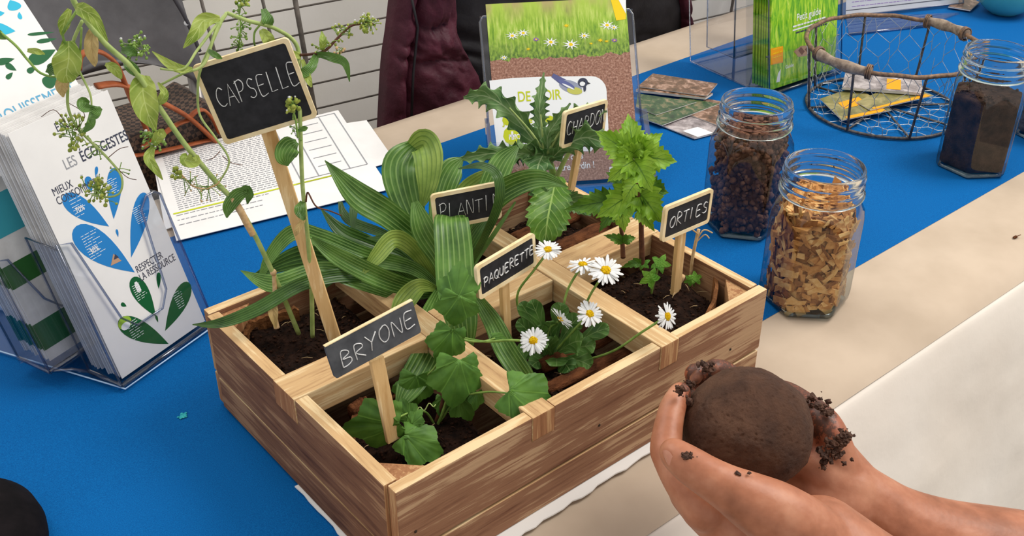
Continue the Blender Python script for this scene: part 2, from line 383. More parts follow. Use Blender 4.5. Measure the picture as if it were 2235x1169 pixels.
# soil in each compartment
CX = [(.009, d1[0]+.001), (d1[1]-.001, d2[0]+.001), (d2[1]-.001, CL-.0095)]; CY = [(.005, lb[0]+.001), (lb[1]-.001, CW-.0095)]
SOILZ = {(0, 0): .052, (0, 1): .066, (1, 0): .056, (1, 1): .066, (2, 0): .068, (2, 1): .066}
names = {(0, 0): 'dark loose soil in front left compartment around the vine leaves', (0, 1): 'dark soil in back left compartment beneath the largest sign',
         (1, 0): 'dark soil in front middle compartment under the daisies', (1, 1): 'dark soil in back middle compartment beneath the strap leaves',
         (2, 0): 'dark soil in front right compartment beneath the nettle stems', (2, 1): 'dark soil in back right compartment behind the thistle'}
for (i, j), sz in SOILZ.items():
    x0, x1 = CX[i]; y0, y1 = CY[j]; b = MB(); n = 36
    def hz(x, y): 
        ex = min(x-x0, x1-x, y-y0, y1-y)
        return sz+.005*noise.noise(Vector((x*30, y*30, i+3*j)))+.003*noise.noise(Vector((x*90, y*90, 7)))-.012*max(0, 1-ex/.012)
    for a in range(n+1):
        for c in range(n+1):
            x = x0+(x1-x0)*a/n; y = y0+(y1-y0)*c/n; b.v.append(Vector((x, y, hz(x, y)))); b.uv.append((0, 0))
    for a in range(n):
        for c in range(n): b.f.append([a*(n+1)+c, (a+1)*(n+1)+c, (a+1)*(n+1)+c+1, a*(n+1)+c+1]); b.mi.append(0)
    for k in range(420):
        x, y = random.uniform(x0+.002, x1-.002), random.uniform(y0+.002, y1-.002); r = random.choice((.0005, .0007, .0009, .0014))
        b.ball((x, y, hz(x, y)+r*.5), r, 5, 3, .4, (1, 1, .7), 1)
    for k in range(46):
        x, y = random.uniform(x0+.006, x1-.006), random.uniform(y0+.006, y1-.006); a = random.random()*6.28; L = random.uniform(.003, .009)
        p = Vector((x, y, hz(x, y)+.0012)); q = Vector((math.cos(a), math.sin(a), random.uniform(-.1, .3)))*L
        b.tube([p, p+q*.5+Vector((0, 0, .0008)), p+q], .0003, 4, mi=2 if k % 3 == 0 else 1)
    tag(b.build('potting_soil', [M['soil'], M['crumb'], M['straw']], smooth=True), names[(i, j)], 'soil', None, 'stuff')
# bark slabs and fibre pots
def bark(p0, p1, w, t, label, seed, mt='bark', z=None, name='bark_slab', cat='bark'):
    p0, p1 = Vector(p0), Vector(p1); d = (p1-p0); L = d.length; d.normalize(); s = d.cross(Vector((0, 0, 1))).normalized(); u = s.cross(d); b = MB(); n = 22; k = 12
    for i in range(n+1):
        f = i/n; c = p0+d*L*f; ww = w*(.55+.45*math.sin(math.pi*min(1, max(0, f*.9+.05)))**.5)*(1+.25*noise.noise(Vector((f*4, seed, 0))))
        for j in range(k):
            a = 2*math.pi*j/k; q = c+s*math.cos(a)*ww+u*math.sin(a)*t
            q += (s*.4+u)*(.3*t*noise.noise(Vector((f*9+seed, a*1.2, 0)))+.25*t*noise.noise(Vector((f*25, a*3, seed))))
            b.v.append(q); b.uv.append((0, 0))
    for i in range(n):
        for j in range(k): b.f.append([i*k+j, i*k+(j+1) % k, (i+1)*k+(j+1) % k, (i+1)*k+j]); b.mi.append(0)
    b.f += [list(range(k))[::-1], list(range(n*k, n*k+k))]; b.mi += [0, 0]
    return tag(b.build(name, M[mt], smooth=True), label, cat)
bark(Z(1215, 545, .074), Z(1345, 485, .074), .009, .005, 'long dark bark slab lying behind the nettle in the back right compartment', 1)
bark(Z(1120, 520, .070), Z(1260, 470, .070), .008, .004, 'dark bark slab nearest the thistle leaf in back right compartment', 4)
bark(Z(1180, 800, .062), Z(1330, 730, .062), .008, .005, 'reddish bark slab under the daisies in front middle compartment', 2)
bark(Z(1190, 850, .058), Z(1390, 757, .060), .006, .004, 'narrow dark bark slab along the front plank below the daisies', 3)
bark(Z(1225, 645, .068), Z(1275, 668, .068), .006, .005, 'short reddish bark lump in the corner behind the daisies', 5)
bark(Z(765, 900, .066), Z(800, 880, .066), .005, .006, 'small bark lump beside the stake of the BRYONE sign', 6)
def pot(pts, h0, h1, label, seed):
    q = cr(pts, 40); b = MB(); k = 5
    for i, (u, v) in enumerate(q):
        top = h1+.003*noise.noise(Vector((i*.35, seed, 0)))
        for t_, zz in ((0, h0), (0, top), (1, top-.0006), (1, h0)):
            p = Z(u, v, h1); a = Z(*q[max(0, i-1)], h1); c = Z(*q[min(len(q)-1, i+1)], h1); d = (c-a).normalized(); s = Vector((d.y, -d.x, 0))
            p = p+s*(.0028*t_+.0008*noise.noise(Vector((i*.4, t_*3, seed)))); b.v.append(Vector((p.x, p.y, zz))); b.uv.append((0, 0))
    for i in range(len(q)-1):
        for j in range(3): b.f.append([i*4+j, i*4+j+1, (i+1)*4+j+1, (i+1)*4+j]); b.mi.append(0)
    b.f += [[0, 1, 2, 3], [len(b.v)-4, len(b.v)-3, len(b.v)-2, len(b.v)-1]]; b.mi += [0, 0]
    return tag(b.build('fibre_pot', M['fibre'], smooth=False), label, 'pot')
pot([(1500, 735), (1535, 690), (1558, 640), (1556, 600), (1530, 572), (1490, 560)], .05, .081, 'curved brown fibre pot rim at the right corner of the crate', 1)
pot([(530, 730), (545, 700), (600, 680), (650, 668)], .05, .076, 'torn fibre pot rim in the back left compartment', 2)
pot([(760, 935), (775, 900), (835, 865), (900, 850)], .04, .066, 'dark fibre pot rim in the front left compartment', 3)
# ------------------------------------------------------------------ chalk signs
FONT = {'A': [[(0, 0), (.45, 1), (.9, 0)], [(.2, .38), (.72, .38)]], 'B': [[(.05, 0), (.1, 1), (.55, .95), (.65, .72), (.15, .52), (.7, .42), (.75, .15), (.4, 0), (.05, 0)]],
 'C': [[(.8, .85), (.5, 1), (.2, .8), (.08, .45), (.25, .1), (.55, 0), (.85, .1)]], 'D': [[(.1, 0), (.1, 1)], [(0, .98), (.5, .95), (.8, .6), (.7, .2), (.35, 0), (.05, 0)]],
 'E': [[(.75, 1), (.12, .97), (.1, 0), (.78, .03)], [(.1, .52), (.6, .54)]], 'H': [[(.1, 0), (.12, 1)], [(.75, 0), (.78, 1)], [(.1, .5), (.78, .52)]],
 'I': [[(.3, 0), (.32, 1)]], 'L': [[(.15, 1), (.1, 0), (.7, .03)]], 'N': [[(.08, 0), (.1, 1), (.72, 0), (.78, 1)]],
 'O': [[(.45, 1), (.12, .8), (.05, .4), (.3, .02), (.65, .1), (.82, .55), (.68, .93), (.45, 1)]], 'P': [[(.15, 0), (.12, 1)], [(.0, .9), (.5, 1), (.78, .8), (.6, .52), (.15, .45)]],
 'Q': [[(.45, 1), (.12, .8), (.05, .4), (.3, .05), (.65, .1), (.82, .55), (.68, .93), (.45, 1)], [(.5, .3), (.9, -.05)]], 'R': [[(.12, 0), (.1, 1), (.6, .95), (.68, .68), (.15, .48), (.8, 0)]],
 'S': [[(.72, .9), (.4, 1), (.15, .8), (.3, .55), (.65, .4), (.68, .12), (.35, 0), (.08, .1)]], 'T': [[(0, .97), (.85, 1)], [(.42, .98), (.4, 0)]],
 'U': [[(.1, 1), (.1, .25), (.4, 0), (.7, .2), (.75, 1)]], 'Y': [[(0, 1), (.4, .5)], [(.85, 1), (.4, .5), (.3, 0)]]}
def sign(name, cor, d, word, label, box, stake, bm='board', fr=.0028, cr_r=.0011, lean=.55, frame=True):
    TL, TR, BR, BL = [Vector((*c, 0)) for c in cor]; k = d/F
    e = ((TR-TL)+(BR-BL))/2*k; f = ((BL-TL)+(BR-TR))/2*k; dot = e.x*f.x+e.y*f.y
    df = lean*f.length; de = max(-.3, min(.9, -dot/df/e.length))*e.length
    cen = sum((Vector((*c, 0)) for c in cor), Vector())/4; C = P(cen.x, cen.y, d)
    EX = RT*e.x-UP*e.y+FW*de; EY = -(RT*f.x-UP*f.y+FW*df)
    ex = EX.normalized(); ey = (EY-ex*EY.dot(ex)).normalized(); nn = ex.cross(ey); w, h = EX.length/2, EY.length/2
    root = thing('chalk_sign', P(*stake[1]), label, 'sign', None)
    def Q(x, y, z=0): return C+ex*(x*w)+ey*(y*h)+nn*z
    def rr(sw, sh, rad, z, n=5):
        out = []
        for cx, cy, a0 in ((1, 1, 0), (-1, 1, 90), (-1, -1, 180), (1, -1, 270)):
            for i in range(n+1):
                a = math.radians(a0+90*i/n); out.append(C+ex*(cx*(sw-rad)+rad*math.cos(a))+ey*(cy*(sh-rad)+rad*math.sin(a))+nn*z)
        return out
    t = .0014
    o1 = rr(w, h, .003, -t)
    if frame:
        i1 = rr(w-fr, h-fr, .0018, -t); o2 = [p+nn*(2*t) for p in o1]; i2 = [p+nn*(2*t) for p in i1]; n = len(o1); b = MB()
        b.add(o1+i1+o2+i2, [(i, (i+1) % n, (i+1) % n+n, i+n) for i in range(n)]+[(2*n+i, 2*n+(i+1) % n, 3*n+(i+1) % n, 3*n+i) for i in range(n)]+[(i, (i+1) % n, 2*n+(i+1) % n, 2*n+i) for i in range(n)]+[(n+i, n+(i+1) % n, 3*n+(i+1) % n, 3*n+i) for i in range(n)])
        b.build('frame', M['frame'], root)
        b = MB(); b.poly([p-nn*0 for p in rr(w-fr+.0003, h-fr+.0003, .0018, -t+.0003)], nn*(2*t-.0008)); b.build('board', M[bm], root)
    else:
        b = MB(); b.poly(rr(w, h, .002, -t), nn*(2*t-.0003)); b.build('board', M[bm], root)
        b = MB(); b.poly([Q(-1.0, .985, -t), Q(1.0, .985, -t), Q(1, 1.03, -t), Q(-1, 1.03, -t)], nn*(2*t)); b.build('frame', M['frame'], root)
    # chalk letters, box = x0,x1,y0,y1 in -1..1 plus slant
    x0, x1, ya, yb, hh = box; b = MB(); n = len(word); cw = (x1-x0)/n; rnd = random.Random(word)
    for i, ch in enumerate(word):
        ox = x0+cw*(i+.08); oy = ya+(yb-ya)*i/max(1, n-1)+rnd.uniform(-.03, .03); sc_ = hh*rnd.uniform(.88, 1.1)
        for st in FONT[ch]:
            pts = [Q(ox+px_*cw*.85*(1.25 if ch != 'I' else 1)*.92+py_*.02, oy+py_*sc_, t-.0002) for (px_, py_) in (cr(st, max(3, len(st)*5)) if len(st) > 3 else st)]
            b.tube(pts, cr_r*.5*(w/.032)**.4, 6, flat=.5)
    b.build('lettering', M['chalk'], root, True)
    # stake
    s0 = Vector(P(*stake[0])); s1 = Vector(P(*stake[1])); hw = stake[2]/2*dep(s0)/F
    s0 = s0-nn*0; dd = (s1-s0).normalized(); sx = (ex-dd*ex.dot(dd)).normalized(); sn = sx.cross(dd)
    off = -t-.0022
    # keep the stake's upper end just behind the board plane
    s0 = s0-nn*((s0-C).dot(nn)-off)
    dd = (s1-s0).normalized(); sx = (ex-dd*ex.dot(dd)).normalized(); sn = sx.cross(dd); L = (s1-s0).length
    b = MB(); b.obox((s0+s1)/2, sx*hw, sn*.0018, dd*(L/2)); b.build('stake', M['stake'], root, False, .0005)
    return root
sign('s', [(428, 150), (640, 92), (684, 245), (482, 312)], .690, 'CAPSELLE', 'largest black chalk sign reading CAPSELLE on a long leaning stake', (-.82, .93, -.12, -.08, .50), ((578, 270, .70), (738, 762, .787), 32))
sign('s', [(717, 745), (898, 660), (910, 722), (738, 828)], .665, 'BRYONE', 'dusty grey chalk sign reading BRYONE in the front left compartment', (-.82, .95, -.62, -.35, .92), ((820, 780, .675), (858, 960, .708), 33), 'slate', frame=False, cr_r=.0012)
sign('s', [(1037, 580), (1167, 506), (1168, 575), (1047, 655)], .745, 'PAQUERETTE', 'black chalk sign reading PAQUERETTE beside the daisies', (-.84, .93, -.38, -.20, .52), ((1100, 620, .755), (1106, 745, .785), 24), cr_r=.0013)
sign('s', [(940, 425), (1090, 398), (1093, 470), (950, 505)], .800, 'PLANTIN', 'black chalk sign reading PLANTIN partly hidden by strap leaves', (-.84, 1.0, -.42, -.42, .80), ((1010, 480, .81), (1020, 620, .845), 22), cr_r=.0009)
sign('s', [(1228, 250), (1326, 215), (1322, 282), (1220, 330)], .880, 'CHARDON', 'small black chalk sign reading CHARDON among the thistle leaves', (-.86, .98, -.32, -.25, .72), ((1262, 270, .89), (1243, 430, .925), 18), cr_r=.0011)
sign('s', [(1441, 452), (1560, 410), (1557, 478), (1437, 532)], .800, 'ORTIES', 'black chalk sign reading ORTIES behind the rightmost daisy', (-.78, .85, -.36, -.25, .66), ((1484, 500, .81), (1474, 640, .845), 26), cr_r=.0011)

tag_ = MB(); tag_.ball(Z(2216, 517, .0012), .0022, 9, 6, .35, (1.6, .8, .5)); tag_.tube([Z(2216, 517, .0016), Z(2228, 512, .003)], .0004, 5)
tag(tag_.build('dry_seed', M['bark'], smooth=True), 'tiny dark dry seed lying on the beige cloth at right edge', 'seed')
# ------------------------------------------------------------------ leaves and stems
def leaf(path, wid, mt, parent, name='leaf', serr=None, fold=.25, twist=0, n=26, cr_=4, rip=.06, lobes=None, seed=0, up=None):
    """path: (u,v,d) points; wid: list of half-widths in px"""
    q = cr(path, n); pts = [P(*a) for a in q]; ws = cr([(w,) for w in wid], n); b = MB(); rnd = random.Random(seed+len(path)*7+int(path[0][0]))
    ph = rnd.uniform(0, 9); side = None
    for i, p in enumerate(pts):
        t = (pts[min(i+1, n-1)]-pts[max(i-1, 0)]).normalized(); view = (p-CAM).normalized() if up is None else -Vector(up)
        s = t.cross(view)
        if s.length < 1e-4: s = side or t.orthogonal()
        s.normalize()
        if side and s.dot(side) < 0: s = -s
        side = s; s = Quaternion(t, math.radians(twist)) @ s; nn = s.cross(t); 
        if nn.dot(view) > 0: nn = -nn
        f = i/(n-1); w = max(ws[i][0], .6)/2*q[i][2]/F
        for k in range(-cr_, cr_+1):
            x = k/cr_; ww = w
            if serr:
                sw = (f*serr[0]) % 1; ww = w*(1-serr[1]*abs(x)**2*(1-sw if not lobes else abs(math.sin(math.pi*f*serr[0]))))
            z = -abs(x)*fold*w*-1 + rip*w*math.sin(f*14+x*3+ph)*abs(x)
            b.v.append(p+s*(x*ww)+nn*z+t*((abs(x)*w*(.25 if serr else 0)))); b.uv.append(((x+1)/2, f))
    c = 2*cr_+1
    for i in range(n-1):
        for k in range(c-1): b.f.append([i*c+k, i*c+k+1, (i+1)*c+k+1, (i+1)*c+k]); b.mi.append(0)
    return b.build(name, mt, parent, True, autonorm=False)
def pleaf(c, r, rot, mt, parent, tilt=(0, 0), lob=(5, .16), teeth=(23, .05), asp=1.0, cup=.25, name='leaf', tip=None):
    """palmate leaf: centre (u,v,d), radius px, rot in degrees = direction of the tip in the picture"""
    C = P(*c); k = c[2]/F; R_ = r*k; a0 = math.radians(rot)
    ex = (RT*math.cos(a0)-UP*math.sin(a0)+FW*tilt[0]).normalized(); ey0 = (RT*math.sin(a0)+UP*math.cos(a0)+FW*tilt[1]); ey = (ey0-ex*ey0.dot(ex)).normalized(); nn = ex.cross(ey)
    if nn.dot(FW) > 0: nn = -nn
    b = MB(); b.v.append(C-ex*R_*.55); b.uv.append((0, 0)); n, m_ = 92, 7; rnd = random.Random(int(c[0]*3+c[1]))
    ph = rnd.uniform(0, 6)
    for i in range(n):
        th = 2*math.pi*i/n; q = 1-lob[1]*1.9*abs(((th*lob[0]/6.2832+.5) % 1)-.5)*2+lob[1]*.25
        q *= 1-teeth[1]*((i*teeth[0]/n) % 1)
        if tip: q *= 1+tip*max(0, math.cos(th))**6
        back = max(0, -math.cos(th))**10; q *= 1-.55*back
        for j in range(1, m_+1):
            f = j/m_; x = math.cos(th)*q*f*R_; y = math.sin(th)*q*f*R_*asp
            # origin of the blade sits near the petiole
            p = C+ex*(x-.55*R_*(1-f))+ey*y; rr_ = (x*x+y*y)/(R_*R_)
            p += nn*(-cup*R_*rr_+.05*R_*math.sin(th*2+ph)*f*f+.07*R_*noise.noise(Vector((x/R_*3, y/R_*3, ph)))+.035*R_*noise.noise(Vector((x/R_*8, y/R_*8, ph))))
            b.v.append(p); b.uv.append((i/n, f))
    for i in range(n):
        i2 = (i+1) % n; b.f.append([0, 1+i*m_, 1+i2*m_]); b.mi.append(0)
        for j in range(m_-1): b.f.append([1+i*m_+j, 2+i*m_+j, 2+i2*m_+j, 1+i2*m_+j]); b.mi.append(0)
    return b.build(name, mt, parent, True, autonorm=False)
def stem(path, r, mt, parent, name='stem', n=24, k=8):
    q = cr(path, n); b = MB()
    rr = r if isinstance(r, (tuple, list)) else (r, r)
    b.tube([P(*a) for a in q], [(rr[0]+(rr[1]-rr[0])*i/(n-1))/2*q[i][2]/F for i in range(n)], k)
    return b.build(name, mt, parent, True)
M['plantain'] = leafmat('plantain_leaf', (58, 96, 34), (96, 138, 58), (134, 166, 92), 'parallel', 7, .15, .38)
M['plantain_l'] = leafmat('plantain_leaf_pale', (118, 146, 60), (158, 180, 88), (92, 122, 48), 'parallel', 6, .2, .45)
M['plantain_d'] = leafmat('plantain_leaf_dark', (34, 66, 20), (62, 98, 36), (88, 122, 56), 'parallel', 6, .12, .38)
M['thistle'] = leafmat('thistle_leaf', (66, 106, 52), (116, 148, 86), (150, 172, 122), 'pinnate', 8, .12, .5)
M['thistle_b'] = leafmat('thistle_leaf_bright', (62, 104, 30), (100, 142, 44), (150, 180, 96), 'pinnate', 9, .15, .45)
M['nettle'] = leafmat('nettle_leaf', (116, 160, 34), (160, 198, 66), (92, 134, 34), 'pinnate', 8, .2, .5)
M['nettle_d'] = leafmat('nettle_leaf_dark', (66, 108, 30), (106, 150, 46), (58, 96, 30), 'pinnate', 8, .15, .5)
M['bryony'] = leafmat('bryony_leaf', (62, 104, 34), (94, 138, 50), (104, 150, 60), 'palm', 5, .12, .55)
M['daisyleaf'] = leafmat('daisy_leaf', (58, 96, 42), (96, 136, 62), (126, 156, 92), 'pinnate', 5, .15, .4)
M['weed'] = leafmat('weed_leaf', (84, 146, 40), (132, 186, 62), (150, 200, 90), 'pinnate', 5, .2, .5)
M['capsleaf'] = leafmat('capselle_leaf', (120, 146, 50), (176, 190, 92), (190, 204, 120), 'pinnate', 5, .25, .5)
M['dryleaf'] = leafmat('withered_leaf', (150, 132, 76), (206, 178, 122), (172, 142, 92), 'pinnate', 6, .25, .7)
M['stem_g'] = mat('green_stem', (104, 138, 58), (142, 170, 84), .5, .3, 120)
M['stem_p'] = mat('pale_green_stem', (142, 164, 90), (172, 188, 116), .5, .3, 120)
M['stem_d'] = mat('purple_brown_stem', (74, 44, 34), (112, 70, 48), .6, .3, 160)
M['dry'] = mat('dry_stem', (186, 150, 104), (216, 186, 142), .8, .1, 200)
M['pod'] = mat('seed_pod', (134, 150, 62), (170, 176, 84), .6, .2, 200)
M['petal'] = mat('white_petal', (240, 240, 238), (226, 228, 230), .6, .2, 300, trans=.2)
M['disc'] = mat('yellow_flower_disc', (214, 164, 10), (240, 204, 30), .8, .1, 500, 900, .8, .002)
# --- plantain
pt = thing('plantain', Z(985, 660, .066), 'large strap-leaved plantain with ribbed green leaves in back middle compartment', 'plant')
D = .835
PLN = [ # path, widths, mat, fold, twist
 ([(965, 600, .84), (915, 500, .835), (885, 420, .835), (878, 360, .84), (905, 318, .85)], [22, 44, 78, 84, 34], 'plantain', .25, 0),
 ([(900, 322, .85), (925, 312, .843), (937, 345, .832), (935, 400, .828), (922, 448, .83)], [34, 62, 66, 48, 12], 'plantain_l', .3, 12),
 ([(975, 610, .84), (920, 530, .825), (850, 470, .81), (780, 425, .80), (709, 350, .80)], [24, 46, 58, 58, 2], 'plantain', .3, 0),
 ([(940, 610, .85), (880, 560, .84), (800, 530, .83), (745, 505, .82), (700, 455, .82)], [20, 30, 36, 34, 2], 'plantain_d', .3, 20),
 ([(940, 600, .86), (850, 520, .86), (760, 480, .865), (742, 440, .87)], [18, 26, 28, 12], 'plantain_d', .2, 40),
 ([(950, 600, .855), (900, 500, .86), (800, 430, .86), (775, 455, .85), (770, 510, .84)], [12, 22, 26, 24, 8], 'plantain_d', .2, 30),
 ([(960, 630, .835), (900, 585, .82), (800, 560, .80), (700, 520, .79), (640, 508, .79), (590, 560, .79), (565, 620, .79)], [16, 30, 40, 42, 36, 26, 6], 'plantain', .3, 10),
 ([(960, 635, .835), (890, 625, .81), (820, 600, .79), (740, 560, .78), (680, 520, .78)], [20, 38, 44, 40, 10], 'plantain', .35, -10),
 ([(955, 640, .835), (880, 645, .815), (780, 610, .79), (700, 590, .78), (600, 620, .765), (525, 590, .77)], [14, 24, 44, 40, 44, 2], 'plantain', .25, 15),
 ([(950, 650, .835), (850, 620, .81), (760, 600, .785), (660, 620, .765), (560, 675, .75), (480, 705, .745), (420, 708, .745)], [12, 22, 30, 30, 30, 22, 2], 'plantain_d', .2, 10),
 ([(940, 640, .84), (860, 590, .835), (760, 575, .83), (660, 560, .82), (560, 600, .81)], [12, 26, 52, 54, 12], 'plantain_d', .2, 0),
 ([(985, 620, .84), (960, 560, .82), (925, 500, .81), (905, 440, .81)], [24, 46, 56, 16], 'plantain', .3, 0),
 ([(1020, 765, .765), (1008, 700, .76), (995, 620, .765), (990, 540, .775), (985, 485, .785), (985, 472, .80)], [24, 70, 84, 82, 76, 62], 'plantain', .18, 0),
 ([(1005, 610, .855), (1030, 520, .86), (1068, 445, .85), (1120, 405, .83), (1180, 390, .82), (1240, 408, .82)], [20, 36, 52, 52, 40, 2], 'plantain', .35, 0),
 ([(1015, 600, .83), (1055, 520, .81), (1088, 440, .795), (1085, 385, .79), (1050, 362, .80), (1000, 368, .81)], [10, 18, 24, 24, 18, 3], 'plantain_d', .2, 25),
 ([(975, 600, .845), (955, 500, .85), (965, 420, .855), (985, 370, .86), (1010, 345, .865)], [16, 34, 54, 52, 6], 'plantain', .3, 5),
 ([(995, 600, .845), (1040, 480, .85), (1075, 400, .855), (1100, 350, .86), (1130, 320, .865)], [16, 36, 56, 48, 8], 'plantain', .3, 0),
 ([(1000, 600, .85), (990, 500, .86), (1010, 430, .87), (1050, 390, .875), (1100, 370, .88)], [16, 30, 44, 34, 3], 'plantain_l', .3, 0),
 ([(960, 640, .83), (935, 700, .79), (905, 770, .765), (882, 838, .75)], [28, 48, 40, 4], 'plantain', .3, 0),
 ([(950, 630, .83), (915, 625, .80), (880, 660, .785), (852, 705, .78)], [12, 34, 46, 3], 'plantain_l', .3, 0),
 ([(985, 640, .83), (958, 720, .79), (925, 790, .76), (890, 850, .74), (865, 895, .735)], [24, 52, 66, 54, 4], 'plantain', .25, 0),
 ([(1035, 640, .80), (1075, 700, .77), (1105, 760, .755), (1145, 820, .745), (1175, 862, .745)], [18, 40, 50, 46, 3], 'plantain', .4, 10),
 ([(965, 620, .84), (900, 560, .83), (860, 525, .825), (800, 520, .82)], [14, 24, 26, 3], 'plantain_d', .3, 30),
 ([(1010, 620, .845), (1045, 560, .845), (1085, 500, .84), (1125, 440, .84)], [6, 9, 10, 4], 'plantain', .1, 0),
 ([(960, 625, .84), (905, 545, .815), (860, 520, .80), (820, 560, .79), (790, 600, .785)], [16, 34, 40, 34, 3], 'plantain_l', .3, -15),
 ([(945, 650, .84), (885, 600, .825), (830, 575, .81), (755, 585, .79), (700, 635, .78)], [14, 26, 32, 28, 3], 'plantain', .35, -20),
 ([(990, 630, .84), (1010, 560, .835), (1040, 505, .835), (1068, 470, .84)], [14, 28, 30, 4], 'plantain_d', .3, 15)]
for i, (pa, w, mt, fo, tw) in enumerate(PLN):
    leaf(pa, w, M[mt], pt, fold=fo, twist=tw, n=36, cr_=5, rip=.1, seed=i)
for i in range(10):
    a = random.uniform(-1, 1)
    stem([(985+a*30, 668, .85), (980+a*50, 640, .842), (975+a*75, 610, .836)], (12, 7), M['stem_p'], pt, 'leaf_stalk', 8)
# --- thistle
th = thing('thistle', Z(1200, 480, .066), 'spiny leaved dark green thistle in the back right compartment', 'plant')
TH = [([(1195, 345, .90), (1160, 300, .895), (1110, 240, .89), (1060, 210, .89), (1012, 213, .89)], [22, 56, 62, 60, 6], 'thistle', 10),
 ([(1188, 340, .90), (1180, 280, .90), (1178, 230, .90), (1187, 158, .905)], [24, 40, 44, 3], 'thistle', 14),
 ([(1195, 340, .90), (1225, 285, .893), (1265, 250, .89), (1325, 243, .89)], [20, 44, 52, 4], 'thistle', 10),
 ([(1200, 350, .895), (1235, 318, .88), (1280, 300, .875), (1335, 320, .875)], [22, 60, 72, 16], 'thistle', 8),
 ([(1195, 345, .895), (1140, 335, .88), (1070, 335, .87), (990, 350, .865)], [20, 46, 50, 5], 'thistle', 12),
 ([(1190, 330, .895), (1175, 360, .875), (1172, 400, .865), (1180, 440, .86)], [40, 68, 62, 10], 'thistle', 8),
 ([(1195, 350, .895), (1160, 330, .885), (1120, 340, .88), (1080, 375, .875)], [30, 56, 50, 4], 'thistle', 8),
 ([(1200, 350, .895), (1195, 300, .89), (1215, 265, .885), (1245, 225, .885)], [20, 34, 36, 3], 'thistle', 9)]
for i, (pa, w, mt, ns) in enumerate(TH):
    leaf(pa, [x*1.1 for x in w], M[mt], th, serr=(ns*.8, .62), lobes=True, fold=.3, n=80, cr_=4, rip=.35, seed=i)
leaf([(1215, 385, .88), (1205, 430, .86), (1195, 480, .85), (1190, 528, .85)], [40, 92, 98, 20], M['thistle_b'], th, serr=(11, .2), fold=.3, n=66, rip=.12)
leaf([(1205, 395, .89), (1230, 430, .885), (1262, 445, .88), (1290, 470, .88)], [20, 50, 46, 4], M['thistle'], th, serr=(9, .25), fold=.3, n=54, rip=.15)
stem([(1205, 480, .92), (1212, 420, .905), (1205, 370, .90), (1190, 330, .90)], (22, 12), M['stem_g'], th)
stem([(1208, 400, .90), (1235, 345, .89), (1262, 300, .885)], (12, 8), M['stem_p'], th)
for s_ in (([(1192, 340, .895), (1160, 290, .885), (1112, 235, .88)], (7, 3)), ([(1192, 340, .895), (1228, 280, .885), (1270, 248, .88)], (7, 3)), ([(1188, 335, .895), (1180, 250, .89)], (6, 3))): stem(s_[0], s_[1], M['stem_p'], th, 'midrib')
# --- nettle
ne = thing('nettle', Z(1395, 600, .068), 'bright green toothed nettle rising in the front right compartment', 'plant')
stem([(1402, 590, .845), (1400, 520, .83), (1398, 460, .815), (1388, 400, .80), (1382, 350, .79)], (13, 8), M['stem_d'], ne)
stem([(1360, 562, .85), (1357, 510, .84), (1350, 460, .83), (1340, 420, .82)], (11, 6), M['stem_d'], ne)
def nl(a, c, w, mt='nettle', fo=.3, k=10): # ovate toothed leaf from a to c with a bend
    mid = [(x+y)/2 for x, y in zip(a, c)]; q = [a, (a[0]*.7+c[0]*.3, a[1]*.7+c[1]*.3-4, a[2]*.7+c[2]*.3-.004), (mid[0]*.6+c[0]*.4, mid[1]*.6+c[1]*.4-3, mid[2]*.6+c[2]*.4-.003), c]
    c2 = (c[0]+(c[0]-a[0])*.12, c[1]+(c[1]-a[1])*.12, c[2]+.004); q[3] = c2; leaf(cr(q, 7), [w*.3, w*.92, w, w*.82, w*.52, w*.2, 1], M[mt], ne, serr=(k, .34), fold=fo+.1, n=80, cr_=5, rip=.22, seed=int(c[0]))
nl((1384, 345, .79), (1468, 352, .785), 92); nl((1384, 345, .79), (1372, 258, .795), 78); nl((1384, 345, .79), (1308, 292, .79), 82)
nl((1384, 350, .785), (1332, 392, .78), 70); nl((1384, 350, .785), (1420, 412, .775), 84); nl((1384, 340, .79), (1440, 296, .79), 62)
nl((1384, 335, .785), (1350, 330, .78), 44); nl((1384, 335, .785), (1405, 325, .78), 44)
nl((1392, 420, .81), (1440, 480, .80), 92); nl((1390, 420, .81), (1310, 470, .80), 88, 'nettle'); nl((1390, 410, .81), (1330, 380, .81), 70, 'nettle_d')
nl((1392, 415, .81), (1452, 420, .81), 80, 'nettle_d'); nl((1350, 440, .83), (1245, 455, .84), 70, 'nettle_d'); nl((1350, 440, .83), (1362, 500, .82), 70, 'nettle'); nl((1350, 445, .83), (1312, 500, .82), 54, 'nettle_d')
nl((1360, 530, .84), (1322, 515, .84), 26, 'nettle_d', k=5); nl((1360, 530, .84), (1385, 520, .84), 26, 'nettle_d', k=5); nl((1400, 575, .84), (1360, 583, .84), 24, 'nettle_d', k=5)
nl((1395, 460, .82), (1425, 500, .81), 46, 'nettle'); nl((1388, 400, .80), (1362, 440, .79), 50, 'nettle')
